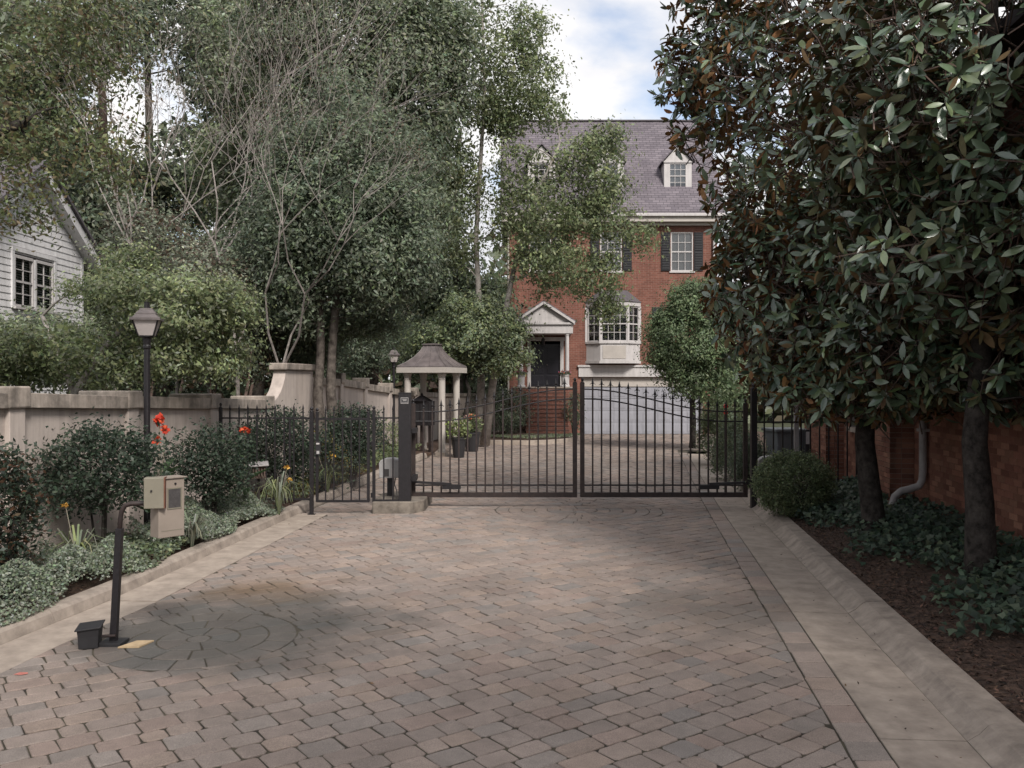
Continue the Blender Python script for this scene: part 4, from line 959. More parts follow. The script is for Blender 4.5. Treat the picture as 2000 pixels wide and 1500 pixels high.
# porch planters
def flowers(par, n, spread, size, cols, rg, z0=0.0, dome=0.6, mat='petal', name='flowers'):
    d = unit(rg.normal(size=(n, 3))); d[:, 2] = np.abs(d[:, 2]) * dome
    V, Fq, tt = quads(d * spread * rg.uniform(.6, 1, (n, 1)) + np.array([0, 0, z0]), size, tints(n, rg, cols), rg, 0.8)
    return npmesh(name, V, Fq, M[mat], tt, parent=par)
rg = np.random.default_rng(5)
for px, lab in ((1018, 'white fluted planter on the porch left of the dark front door'), (1103, 'white fluted planter on the porch right of the dark front door')):
    t = thing('porch_planter', lab, 'planter', (qx(px), HY + PY - .02, pz + .05), 0, 'porch planters')
    prf = MB().lathe([(.17, 0), (.17, .05), (.13, .08), (.145, .4), (.18, .46), (.18, .5)], 16).build('pot', M['white'], t)
    flowers(t, 160, .26, .09, DARK, rg, .5, .5, 'leaf', 'leaves'); flowers(t, 60, .27, .06, [(.42, .12, .05), (.3, .1, .2)], rg, .56, .5)

# ------------------------------------------------------------------ white clapboard house, far left
CX = -11.9
CH = thing('clapboard_house', 'white clapboard house with gable and paired windows at the left edge', 'house', (CX, 0, 0))
apex_d, apex_z, sl, hwid = 21.6, 7.3, 0.68, 2.5
def gable_half(z): return min(hwid, (apex_z - z) / sl)
MB().prism([(-0.35, apex_d - hwid, -.1), (-0.35, apex_d + hwid, -.1), (-0.35, apex_d + hwid, apex_z - hwid * sl), (-0.35, apex_d, apex_z), (-0.35, apex_d - hwid, apex_z - hwid * sl)], (-5.7, 0, 0)).build('wall_core', M['room'], CH)
z = 0.0; ex = 0.165
wy0, wy1, wz0, wz1 = 20.75, 22.55, 4.0, 5.22
while z < apex_z - .15:
    hb = gable_half(z + .02); segs = [(apex_d - hb, apex_d + hb)]
    if wz0 - .05 < z + ex / 2 < wz1 + .05: segs = [(apex_d - hb, wy0 - .06), (wy1 + .06, apex_d + hb)]
    for a, b in segs:
        if b - a < .05: continue
        ht = gable_half(z + ex); a2, b2 = max(a, apex_d - ht), min(b, apex_d + ht)
        vs = [(0.018, a, z), (0.018, b, z), (0.0, b2, z + ex + .01), (0.0, a2, z + ex + .01), (-.05, a, z), (-.05, b, z), (-.05, b2, z + ex + .01), (-.05, a2, z + ex + .01)]
        MB().add(vs, [(0, 1, 2, 3), (4, 7, 6, 5), (0, 4, 5, 1), (1, 5, 6, 2), (2, 6, 7, 3), (3, 7, 4, 0)]).build('clapboard', M['clapboard'], CH)
    z += ex
for s in (-1, 1):
    e = apex_d + s * (hwid + .4); ze = apex_z - (hwid + .4) * sl
    MB().prism([(-.3, apex_d, apex_z + .02), (-.3, e, ze + .02), (-.3, e, ze + .3), (-.3, apex_d, apex_z + .3)], (.62, 0, 0)).build('rake_board', M['clapboard'], CH)
    MB().prism([(-6.3, apex_d, apex_z + .31), (-6.3, e, ze + .31), (-6.3, e, ze + .4), (-6.3, apex_d, apex_z + .4)], (6.7, 0, 0)).build('roof', M['shingle_grey'], CH)
MB().b(-.08, .03, apex_d + hwid - .1, apex_d + hwid + .02, 0, apex_z - hwid * sl).build('corner_board', M['clapboard'], CH)
for a, b in ((wy0, (wy0 + wy1) / 2 - .03), ((wy0 + wy1) / 2 + .03, wy1)):
    # window made facing -Y, then turned to face +X
    o = window(CH, 0, b - a, wz0, wz1, 2, 2, 'half', y=0.0); o.location = (0.06, a, 0); o.rotation_euler = (0, 0, R(90))
MB().b(-.03, .05, wy0 - .1, wy0 + .0, wz0 - .05, wz1 + .1).b(-.03, .05, wy1, wy1 + .1, wz0 - .05, wz1 + .1).b(-.03, .055, wy0 - .1, wy1 + .1, wz1 + .101, wz1 + .2).b(-.03, .05, (wy0 + wy1) / 2 - .028, (wy0 + wy1) / 2 + .028, wz0, wz1).build('window_casing', M['clapboard'], CH)

# ------------------------------------------------------------------ brick building on the right
BR = thing('brick_building', 'dark red brick building with projecting piers behind the magnolias on the right', 'building', (side_x(12), 12, 0), ANGR)
def bl(D): return (D - 12) / math.cos(ANGR)        # along wall (local y); wall faces local -x
ylo, yhi = bl(4.0), bl(19.2)
PA = (bl(17.0), bl(19.15)); PB = (bl(12.75), bl(13.75)); WN = (bl(14.3), bl(16.4), 1.35, 2.5)
HB = 3.0
MB().b(0.002, 6, ylo, yhi + .0, -.1, 5.6).build('wall_core', M['brick_side'], BR)
brs = []                                           # (x, y0, y1, z, face)
rb = random.Random(3)
def course_wall(x, y0, y1, z0, z1, group):
    r_ = 0; z = z0
    while z < z1:
        y = y0 - (0.1075 if r_ % 2 else 0)
        while y < y1 - .01:
            a, b = max(y, y0), min(y + .205, y1)
            if b - a > .03: brs.append((x, a, b, z, group))
            y += .215
        z += .075; r_ += 1
proud = 0.34
course_wall(-proud, PA[0], PA[1], 0.1, HB, 'A'); course_wall(-proud, PB[0], PB[1], 0.1, HB, 'B')
course_wall(0.0, ylo, PB[0], 0.1, HB, 'W'); course_wall(0.0, PB[1], PA[0], 0.1, HB, 'W')
for nm, (a, b) in (('pier_core', PA), ('pier_core', PB)): MB().b(-proud + .014, 0.0, a + .012, b - .012, -.1, HB + 2.55).build(nm, M['mortar'], BR)
for (a, b) in (PA, PB):                            # near returns of the piers face the camera
    z = .1
    while z < HB:
        for x0, x1 in ((-proud + .0, -proud + .16), (-proud + .17, -.005)): brs.append(('r', x0, x1, z, a))
        z += .075
MB().b(0.012, 0.2, ylo, yhi, -.1, HB + .02).build('mortar_bed', M['mortar'], BR)
def brick_tone():
    k = rb.uniform(.75, 1.2); c = rb.choice([(.21, .095, .068), (.24, .115, .08), (.175, .077, .056), (.27, .138, .096)]); return tuple(q * k for q in c)
def brick_box(mb, e, org=(0, 0, 0)):
    if e[0] == 'r': _, x0, x1, z, a = e; mb.b(x0 - org[0], x1 - org[0], a - org[1], a + .1 - org[1], z - org[2], z + .066 - org[2], 0, brick_tone())
    else:
        x, a, b, z, g = e; d = rb.uniform(0, .004); mb.b(x - d - org[0], x + .09 - org[0], a - org[1], b - org[1], z - org[2], z + .066 - org[2], 0, brick_tone())
def seen_rank(e):
    if e[0] == 'r': return 2 if e[3] > 1.8 else 1.0
    g = e[4]; z = e[3]; hidden = z > 1.85 or z < .3
    return (0 if g in 'AB' else 1.5) + (3 if hidden else 0) + z * .01
brs.sort(key=seen_rank); rest = MB()
for i, e in enumerate(brs):
    if i < 300:
        c = ((e[1] + e[2]) / 2, e[4], e[3]) if e[0] == 'r' else (e[0], (e[1] + e[2]) / 2, e[3])
        mb = MB(); brick_box(mb, e, c); o = mb.build('brick', M['brick'], BR); o.location = c
    else: brick_box(rest, e)
tag(rest.build('brickwork', M['brick'], BR), kind='stuff')
MB().b(-.42, .0, PB[1] + .0, PB[1] + .5, .1, .42).build('brick_ledge', M['brick_side'], BR, bevel=.01)
MB().b(-.1, -.0, WN[0], WN[1], WN[2] - .08, WN[2]).build('window_sill', M['kerb'], BR)
wn_ = MB(); w0, w1, w2, w3 = WN
wn_.b(-.04, .0, w0, w0 + .06, w2, w3).b(-.04, .0, w1 - .06, w1, w2, w3).b(-.04, .0, w0 + .06, w1 - .06, w3 - .06, w3).b(-.04, 0, (w0 + w1) / 2 - .02, (w0 + w1) / 2 + .02, w2, w3 - .06)
wn_ = wn_.build('window', M['shutter'], BR); MB().b(-.02, -.012, w0 + .06, w1 - .06, w2, w3 - .06).build('pane', M['screen'], wn_)
MB().prism([(-.5, ylo - .3, 5.6), (-.5, ylo - .3, 5.75), (3, ylo - .3, 7.0), (6.5, ylo - .3, 5.75), (6.5, ylo - .3, 5.6)], (0, yhi - ylo + .6, 0)).build('roof', M['shingle_grey'], BR)
py_ = bl(12.15)
MB().tube([(-.07, py_, 5.55), (-.07, py_, .95), (-.08, py_, .82), (-.12, py_ - .0, .74), (-.24, py_ + .02, .69), (-.34, py_ + .05, .66), (-.42, py_ + .08, .58), (-.46, py_ + .1, .42), (-.5, py_ + .12, .3)], .052, 10).build('downspout', M['pipe'], BR, smooth=True)
for z in (3.2, 1.5): MB().b(-.13, -.0, py_ - .08, py_ + .08, z, z + .04).build('pipe_strap', M['pipe'], BR)

# ------------------------------------------------------------------ bins, red markers, garden pieces
bp = P(1532, 0, 19.2)
t = thing('wheelie_bin', 'grey lidded bin behind the iron fence beside the brick pier', 'bin', (bp.x, 19.2, 0.12), R(8))
MB().lathe([(.36, .06), (.46, .95), (.48, .98)], 4, phase=math.pi / 4).build('body', M['bin_grey'], t, bevel=.02)
MB().b(-.38, .38, -.38, .38, .981, 1.05).build('lid', M['bin_grey'], t, bevel=.02)
for s in (-1, 1): MB().lathe([(.1, 0), (.1, .05)], 12).build('wheel', M['black_plastic'], t).matrix_local = Matrix.Translation((s * .3 - .025, .28, .1)) @ Matrix.Rotation(R(90), 4, 'Y')
bp = P(1582, 0, 18.6)
t = thing('utility_cabinet', 'dark narrow cabinet against the brick pier behind the fence', 'cabinet', (bp.x, 18.6, .15))
MB().b(-.13, .13, -.1, .1, 0, 1.02).build('body', M['black_plastic'], t, bevel=.01); MB().b(-.12, -.03, -.108, -.1015, .72, .98).build('meter_face', M['grey_plastic'], t)
bp = P(1417, 0, 16.6)
t = thing('reflector_stake', 'dark stake with two red round reflectors just behind the right gate leaf', 'reflector', (bp.x, 16.6, .08))
MB().b(-.02, .02, -.012, .012, 0, 1.72).build('stake', M['iron'], t)
for z in (1.53, 1.65): MB().lathe([(.045, 0), (.045, .012), (.03, .02)], 12).build('reflector', M['red'], t).matrix_local = Matrix.Translation((0, -.012, z)) @ Matrix.Rotation(R(90), 4, 'X')
bp = P(505, 0, 13.7)
t = thing('garden_lantern', 'small grey-roofed slatted garden lantern among the shrubs by the fence', 'garden lantern', (bp.x, 13.7, .0), R(18))
MB().b(-.02, .02, -.02, .02, 0, .68).build('stake', M['dark_bark'], t)
for k in range(5): MB().b(-.09 + k * .042, -.07 + k * .042, -.085, -.07, .7, .86).build('slat', M['red_bark'], t)
MB().b(-.1, .11, -.07, .08, .68, .70).b(-.1, .11, .06, .08, .7, .86).build('tray', M['red_bark'], t)
o = MB().b(-.15, .15, -.13, .13, 0, .02).build('roof', M['pipe'], t, bevel=.004); o.location = (0, 0, .89); o.rotation_euler = (R(9), R(-3), 0)
pm = G(42, 1318); o = MB().add([(-.05, -.02, 0), (.01, -.03, 0), (.05, .0, 0), (.03, .03, 0), (-.03, .035, 0)], [(0, 1, 2, 3, 4)]).build('paint_mark', material('pink_marking_paint', (.45, .16, .13), .8, .3, 30)); o.location = (pm.x, pm.y, .009)
tag(o, 'small pink paint mark on the left concrete gutter', 'paint mark')
# potted plants by the shelter
def potted(label, px, D, w, h, cols, fl, plant_r, seed):
    p = P(px, 0, D); t = thing('potted_plant', label, 'potted plant', (p.x, D, 0), .2 * seed, 'pots by the mail shelter'); rg = np.random.default_rng(seed)
    MB().lathe([(w * .36, 0), (w * .38, .05), (w * .5, h * .9), (w * .55, h * .91), (w * .55, h)], 14).build('pot', M['black_plastic'], t)
    st = MB()
    for k in range(14): a = rg.uniform(0, 6.28); rr = rg.uniform(.2, .9) * plant_r; st.tube([(0, 0, h - .05), (rr * .5 * math.cos(a), rr * .5 * math.sin(a), h + .25), (rr * math.cos(a), rr * math.sin(a), h + rg.uniform(.1, .5))], .006, 4)
    st.build('stems', M['bark'], t)
    n = 420; d = unit(rg.normal(size=(n, 3))) * (rg.uniform(.2, 1, (n, 1)) ** .5) * np.array([plant_r, plant_r, .36]) + np.array([0, 0, h + .25])
    V, Fq, tt = quads(d, .1, tints(n, rg, cols), rg, .6, .4); npmesh('leaves', V, Fq, M['leaf'], tt, parent=t)
    f = flowers(t, 70, plant_r * .8, .075, fl, rg, h + .4)
potted('black pot overflowing with lime green leaves beside the shelter column', 896, 25.2, .42, .58, LIGHT + [(.2, .26, .07)], [(.6, .57, .5), (.5, .45, .35)], .42, 3)
potted('dark pot with pink and orange flowers behind the lime green one', 922, 27.4, .5, .6, MIDG, [(.6, .22, .1), (.6, .4, .4), (.5, .15, .12)], .38, 4)

# ------------------------------------------------------------------ trees
BROWN = [(0.10, 0.068, 0.048), (0.13, 0.085, 0.055), (0.085, 0.075, 0.045)]
# tall trees standing behind everything, left to right
def back_tree(label, px, D, lobes, cols, seed, leaf=0.2, per=70, bark='bark', trunk_top=-250, r=(.24, .07), spread=.8, **k):
    b = P(px, 0, D); zt = CAMH + (HOR - trunk_top) * D / F
    tr = [(b.x, D, -.1), (b.x + .15, D, zt * .35), (b.x - .1, D + .1, zt * .7), (b.x + .2, D, zt)]
    return make_tree('tall_tree', label, 'tree', (b.x, D, -.1), [tr], lobes, per, leaf, cols, seed=seed, bark=bark, spread=spread, group='tall trees behind the garden wall', r=r, **k)
back_tree('tall loose tree behind the clapboard gable, far left', 110, 33, [LB(60, 250, 33, 150, 140, 60), LB(150, 380, 33, 120, 120, 40), LB(40, 60, 33, 150, 120, 50), LB(150, 520, 33, 120, 100, 40)], GREYG + MIDG, 21, .2)
back_tree('tall tree with sky gaps behind the bare crape myrtle', 290, 36, [LB(250, 400, 36, 130, 110, 60), LB(380, 330, 36, 110, 120, 50), LB(330, 20, 36, 160, 90, 60), LB(440, 150, 36, 90, 140, 45), LB(300, 560, 36, 150, 110, 55)], GREYG + DARK, 22, .2)
back_tree('tall grey green tree left of the dark evergreen', 500, 32, [LB(520, 120, 32, 130, 170, 90), LB(470, 330, 32, 110, 130, 60), LB(590, 300, 32, 100, 130, 50), LB(520, 520, 32, 130, 110, 60)], GREYG + MIDG, 23, .15, 105)
back_tree('large tall tree with a broad crown above the tall wall pier', 720, 27, [LB(680, 90, 27, 150, 170, 110), LB(790, 200, 27, 120, 170, 90), LB(640, 290, 27, 110, 110, 60), LB(840, 60, 27, 80, 120, 45), LB(780, 400, 27, 110, 90, 60), LB(560, 60, 27, 90, 120, 50)], MIDG + DARK + GREYG, 24, .125, 125, spread=.65)
back_tree('dark dense tree filling the gap left of the brick house', 890, 36, [LB(850, 440, 36, 60, 90, 40), LB(860, 560, 36, 100, 70, 55), LB(950, 600, 36, 60, 60, 30), LB(800, 330, 36, 80, 90, 40), LB(900, 660, 36, 130, 60, 50)], DARK + MIDG, 25, .19, trunk_top=250)
back_tree('slender pine trunked tree behind the bare crape myrtle', 200, 30, [LB(215, 60, 30, 70, 80, 22), LB(190, 430, 30, 110, 90, 40), LB(260, 600, 30, 120, 90, 40)], DARK + GREYG, 26, .16, bark='red_bark', r=(.19, .1))
back_tree('tall thin-crowned tree between the clapboard house and the lamp post', 20, 27, [LB(0, 200, 27, 120, 150, 50), LB(90, 90, 27, 120, 100, 40), LB(-80, 420, 27, 150, 150, 50)], GREYG + MIDG, 27, .15, 80, spread=.6)
# far wood that closes the view between the houses
def woodland():
    rg = np.random.default_rng(77); n = 26000
    D = rg.uniform(50, 62, n); X = rg.uniform(-60, 40, n); top = 11 + 4 * np.sin(X * .35) + 2.5 * np.sin(X * 1.1 + 2); z = rg.uniform(0, 1, n) * top
    n2 = 16000; D = np.r_[D, rg.uniform(47, 50, n2)]; X = np.r_[X, rg.uniform(-50, 35, n2)]; z = np.r_[z, rg.uniform(0, 6.5, n2)]
    sel = (X < 0) | (z < 8); D, X, z = D[sel], X[sel], z[sel]
    V, Fq, tt = quads(np.c_[X, D, z], .75, tints(len(X), rg, DARK + MIDG + BROWN), rg, .6, .3)
    tag(npmesh('woodland', V, Fq, M['leaf'], tt), 'dark distant wood closing the view behind the gardens', 'woodland', kind='stuff')
woodland()
# unseen trees added behind the camera to shade the foreground paving
def added_shade_tree(label, x, y, seed, lobes):
    make_tree('added_shade_tree', label, 'tree', (x, y, 0), [[(x, y, -.1), (x + .1, y, 3), (x, y + .2, 6), (x * .8, y + .6, 9)]], lobes, 22, .22, MIDG, seed=seed, spread=.8, r=(.3, .12), group='added shade trees behind the camera', inner=10)
added_shade_tree('unseen tree added on the left behind the camera to shade the foreground', -7.5, -5.5, 78, [((-4.5, -5, 9.5), (4.5, 4, 2.0), 70)])
added_shade_tree('unseen tree added on the right behind the camera to shade the foreground', 8.5, -5.5, 79, [((5.5, -4.5, 9.5), (5, 4, 2.0), 90)])
# dense dark evergreen with twin trunks by the tall wall pier
b = P(640, 0, 18.4)
make_tree('evergreen_tree', 'dark evergreen with leaning twin trunks in front of the tall wall pier', 'tree', (b.x, 18.4, .05),
          [[(b.x + .02, 18.3, .05), (b.x - .06, 18.32, .6), (b.x - .15, 18.35, 1.3), (b.x - .21, 18.4, 1.9), (b.x - .17, 18.5, 2.8), (b.x - .2, 18.6, 4.4), (b.x - .5, 18.6, 6.6)], [(b.x + .2, 18.4, .05), (b.x + .17, 18.42, .6), (b.x + .11, 18.45, 1.3), (b.x + .05, 18.46, 2.0), (b.x + .07, 18.5, 2.8), (b.x + .2, 18.5, 4.6), (b.x + .5, 18.4, 7.0)]],
          [LB(640, 420, 18.4, 150, 120, 100), LB(720, 500, 18.4, 125, 110, 80), LB(570, 540, 18.4, 85, 110, 55), LB(710, 600, 20.0, 80, 65, 40), LB(590, 640, 20.4, 75, 55, 35), LB(750, 410, 18.4, 80, 90, 35), LB(650, 300, 18.6, 110, 70, 40), LB(540, 440, 18.4, 60, 70, 22), LB(800, 520, 18.6, 60, 70, 20), LB(690, 210, 18.8, 80, 70, 16), LB(500, 520, 18.8, 55, 60, 12), LB(590, 300, 18.8, 70, 60, 14), LB(790, 330, 19, 70, 80, 16)], 95, .085, DARK + MIDG[2:] + GREYG[1:2], seed=31, bark='bark', spread=.46, r=(.15, .06), aspect=.42, start=.45)
# river birch before the house
b = P(935, 0, 29.5)
make_tree('birch_tree', 'tall light green birch hanging over the left of the brick house', 'tree', (b.x, 29.5, .05),
          [[(b.x, 29.5, .05), (b.x + .1, 29.5, 3), (b.x - .1, 29.6, 7), (b.x + .2, 29.5, 12), (b.x + .1, 29.5, 15.5)], [(b.x + .2, 29.4, .05), (b.x + .6, 29.2, 3), (b.x + 1.2, 28.9, 6), (b.x + 2.0, 28.6, 8.5), (b.x + 2.7, 28.4, 10)]],
          [LB(930, 110, 29.5, 120, 160, 85), LB(1010, 160, 29.5, 90, 90, 40), LB(1075, 205, 29.5, 45, 40, 13), LB(1030, 60, 29.5, 50, 60, 16), LB(850, 290, 29.5, 70, 110, 44), LB(960, 225, 29.5, 60, 40, 16),
           LB(1050, 430, 28.6, 85, 85, 50), LB(1150, 330, 28.5, 75, 75, 40), LB(1185, 270, 28.4, 45, 30, 12), LB(1170, 420, 28.4, 70, 60, 32), LB(1080, 520, 28.4, 90, 50, 34), LB(1170, 540, 28.4, 45, 60, 18), LB(1245, 455, 28.3, 45, 18, 8), LB(1180, 595, 28.3, 30, 22, 6), LB(1010, 350, 28.8, 50, 80, 20), LB(915, 340, 29.5, 40, 90, 20), LB(905, 470, 29.5, 45, 60, 16)],
          85, .105, LIGHT + MIDG + [(.13, .15, .085)], seed=41, bark='pale_bark', spread=.5, hang=.6, r=(.14, .03), aspect=.5, dens=1.25, inner=4)
# spreading small tree left of the portico
b = P(915, 0, 29.0)
make_tree('spreading_tree', 'low spreading green tree between the mail shelter and the portico', 'tree', (b.x, 28.8, .05),
          [[(b.x, 28.8, .05), (b.x - .1, 28.8, 1.0), (b.x + .05, 28.7, 1.9), (b.x - .2, 28.8, 2.6)]],
          [LB(900, 660, 28.8, 95, 50, 60), LB(960, 650, 28.6, 70, 45, 36), LB(850, 690, 28.8, 60, 40, 30), LB(980, 700, 28.6, 55, 35, 24), LB(920, 610, 28.8, 60, 35, 26), LB(1000, 650, 28.6, 35, 30, 12)], 90, .095, MIDG + LIGHT[:1] + DARK[1:], seed=51, bark='dark_bark', spread=.38, r=(.1, .05), start=.3, shell=.3)
# clipped round tree by the garage
b = P(1352, 0, 27.5)
make_tree('round_tree', 'dense round-headed green tree in front of the right end of the garage', 'tree', (b.x, 27.5, .1),
          [[(b.x, 27.5, .1), (b.x + .05, 27.5, .9), (b.x, 27.5, 2.0), (b.x, 27.5, 3.6)]],
          [LB(1355, 660, 27.5, 85, 85, 95), LB(1345, 590, 27.5, 50, 40, 26), LB(1400, 700, 27.5, 50, 50, 26), LB(1310, 700, 27.5, 40, 45, 20), LB(1360, 745, 27.5, 65, 30, 24), LB(1410, 640, 27.3, 45, 60, 20), LB(1295, 640, 27.5, 30, 40, 10), LB(1400, 765, 27.2, 50, 30, 14), LB(1375, 565, 27.5, 35, 30, 8)], 95, .085, [(.15, .20, .105), (.175, .225, .12), (.12, .165, .09)], seed=61, bark='dark_bark', spread=.4, r=(.09, .05), shell=.5)
# airy tree behind the near garden wall
b = P(140, 0, 13.2)
make_tree('wall_tree', 'airy light green small tree spreading over the near garden wall', 'tree', (b.x, 13.2, .0),
          [[(b.x, 13.2, 0), (b.x + .05, 13.2, 1.6), (b.x + .0, 13.2, 2.1), (b.x - .5, 13.3, 3.2)], [(b.x + .05, 13.2, 1.6), (b.x + .12, 13.1, 2.05), (b.x + .6, 13.0, 2.7), (b.x + 1.2, 13.0, 3.4)]],
          [LB(150, 690, 13.2, 150, 70, 50), LB(330, 600, 13.1, 150, 70, 62), LB(230, 570, 13.4, 90, 55, 32), LB(420, 600, 13.4, 95, 60, 36), LB(40, 690, 13.0, 90, 50, 24), LB(320, 700, 13.2, 130, 45, 34), LB(260, 510, 13.6, 60, 30, 12), LB(430, 690, 13.6, 80, 50, 20), LB(20, 730, 13.0, 60, 40, 12)], 80, .058, LIGHT + GREYG[:1] + MIDG[:1], seed=71, bark='pale_bark', spread=.28, r=(.075, .03), start=.5, rtip=.004)
# branches hanging in at the upper left
make_tree('overhanging_tree', 'fine-leaved tree with dark branches hanging into the upper left corner', 'tree', (-7.6, 9.6, 0),
          [[(-7.6, 9.6, 0), (-7.4, 9.6, 2.5), (-7.0, 9.6, 4.5), (-6.4, 9.5, 6.3), (-5.8, 9.3, 8)], [(-7.3, 9.6, 3.2), (-6.6, 9.4, 4.2), (-5.9, 9.2, 4.7), (-5.1, 9.1, 4.9)]],
          [LB(60, 120, 9.3, 130, 130, 40), LB(180, 60, 9.3, 120, 90, 34), LB(40, 290, 9.3, 110, 75, 30), LB(190, 270, 9.2, 110, 40, 14), LB(40, 420, 9.2, 75, 45, 15), LB(70, 370, 9.2, 60, 30, 8), LB(250, 330, 9.2, 80, 40, 12), LB(250, 150, 9.4, 60, 60, 10), LB(-150, 200, 9.4, 150, 250, 60), LB(150, -120, 9.4, 200, 100, 50)], 62, .05, [(.13, .16, .075), (.10, .125, .06), (.16, .17, .075), (.12, .09, .05)], seed=81, bark='dark_bark', spread=.34, r=(.15, .045), start=.45, rtip=.004, shell=.2, dens=.8, inner=1)
# brown-leaved understory shrubs behind the wall
def understory(label, px, D, py, rx, ry, cols, seed, n=50, per=70, leaf=.075):
    b = P(px, 0, D)
    make_tree('understory_shrub', label, 'shrub', (b.x, D, 0), [[(b.x, D, 0), (b.x + .1, D, .9), (b.x - .1, D, 1.8)], [(b.x + .15, D, 0), (b.x + .5, D, 1.2), (b.x + .7, D, 2.2)]], [LB(px, py, D, rx, ry, n)], per, leaf, cols, seed=seed, bark='red_bark', spread=.4, r=(.05, .03), start=.3, group='shrubs behind the garden wall', shell=.3)
understory('reddish brown twiggy shrub behind the wall left of the tall pier', 490, 19.4, 670, 75, 75, BROWN + MIDG[:1], 91)
understory('grey green shrub behind the wall beneath the bare crape myrtle', 420, 18.2, 560, 110, 80, GREYG + BROWN[:1], 92, 60)
understory('dark shrub behind the lower wall right of the twin trunks', 700, 26.2, 680, 65, 65, DARK, 93, 60)
understory('brownish bush behind the wall above the lamp post lantern', 300, 21, 480, 110, 90, BROWN[:1] + GREYG, 94, 55)
understory('dense green shrub behind the wall at the near pier', 60, 15.0, 690, 130, 80, MIDG + GREYG, 95, 70)
understory('dense grey shrub behind the wall below the paired windows', 230, 17.0, 690, 120, 75, GREYG + MIDG, 96, 70)
understory('dark shrub behind the wall next to the swept shoulder', 430, 18.6, 690, 90, 70, DARK + BROWN[:1], 97, 60)
understory('dark holly-like shrub behind the tall pier', 580, 21.0, 660, 80, 90, DARK, 98, 70)
understory('tall dark shrub left of the mail shelter roof', 800, 31.0, 690, 70, 60, DARK + MIDG, 99, 60)
# bare crape myrtles: forked stems and fine grey twigs
def bare_tree(label, px, D, stems, seed, depth=6, leafy=0):
    rg = random.Random(seed); b = P(px, 0, D); t = thing('bare_tree', label, 'tree', (b.x, D, 0), 0, 'bare crape myrtles'); mb = MB(); ends = []
    def grow(p, d, L, r, lev):
        q = p + d * L * .5 + Vector((rg.uniform(-.06, .06), rg.uniform(-.06, .06), 0)) * L; e = p + d * L + Vector((rg.uniform(-.1, .1), rg.uniform(-.1, .1), rg.uniform(-.03, .08))) * L
        mb.tube([p, q, e], [r, r * .85, r * .68], 6 if r > .02 else 3, cap=False)
        if lev == 0: ends.append(e); return
        for k in range(2 if rg.random() < .62 else 3):
            ax = Vector((rg.uniform(-1, 1), rg.uniform(-1, 1), rg.uniform(-.25, .75))).normalized(); nd = (d * 1.0 + ax * rg.uniform(.45, .85)).normalized()
            grow(e, nd, L * rg.uniform(.66, .86), max(r * .62, .003), lev - 1)
    for (dx, dy, L, r) in stems: grow(Vector((dx * .12, dy * .12, 0)), Vector((dx * .22, dy * .2, 1)).normalized(), L, r, depth)
    mb.build('trunk', M['twig_bark'], t)
    n = len(ends) * 8; rgn = np.random.default_rng(seed); E = np.repeat(np.array([tuple(e) for e in ends]), 8, 0) + rgn.normal(size=(n, 3)) * .16
    V, Fq, tt = quads(E, .06, tints(n, rgn, GREYG + BROWN), rgn); npmesh('sparse_leaves', V, Fq, M['leaf'], tt, parent=t)
bare_tree('bare grey crape myrtle with forked stems behind the lamp post', 385, 19.5, [(-.9, 0, 3.3, .05), (.1, .5, 3.5, .055), (.8, -.2, 3.2, .05)], 11)
bare_tree('bare grey crape myrtle nearer the dark evergreen', 474, 17.4, [(-.2, 0, 2.9, .05), (1.0, .2, 2.4, .042)], 12)
bare_tree('bare pale crape myrtle in front of the clapboard gable', 250, 20.5, [(-.6, .1, 3.0, .06), (.7, .1, 3.4, .065)], 14, 5)
# tall tree hidden behind the right half of the brick house
back_tree('tall tree hidden behind the right half of the brick house', 1600, 47, [LB(1600, 400, 47, 220, 160, 60), LB(1750, 250, 47, 200, 150, 50)], MIDG, 29, .3)

# ------------------------------------------------------------------ magnolias with large two-sided leaves
def magnolia_leaf():
    prof = [(0, 0), (.24, .8), (.52, 1), (.82, .62), (1, 0)]; V = []; Fa = []
    def pt(t, w, s): return (s * w * .5, t, -.10 * (t - .2) ** 2 * 1.2 + abs(s) * w * .07 * .5)
    def half(off, flip):
        o = len(V); V.append((0, 0, off)); rows = []
        for t_, w in prof[1:-1]:
            ww = w * .36; i = len(V); V.extend([(-ww * .5, t_, -.1 * t_ * t_ + ww * .10 + off), (0, t_, -.1 * t_ * t_ + off), (ww * .5, t_, -.1 * t_ * t_ + ww * .10 + off)]); rows.append(i)
        tip = len(V); V.append((0, 1, -.1 + off)); tr = []
        tr += [(o, rows[0] + 1, rows[0]), (o, rows[0] + 2, rows[0] + 1)]
        for a, b in zip(rows[:-1], rows[1:]):
            for k in (0, 1): tr += [(a + k, a + k + 1, b + k + 1), (a + k, b + k + 1, b + k)]
        e = rows[-1]; tr += [(e, e + 1, tip), (e + 1, e + 2, tip)]
        Fa.extend([(a, c, b) for a, b, c in tr] if flip else tr)
        return len(tr)
    n1 = half(.004, False); n2 = half(-.004, True)
    return np.array(V), np.array(Fa), np.array([0] * n1 + [1] * n2)
MLV, MLF, MLM = magnolia_leaf()
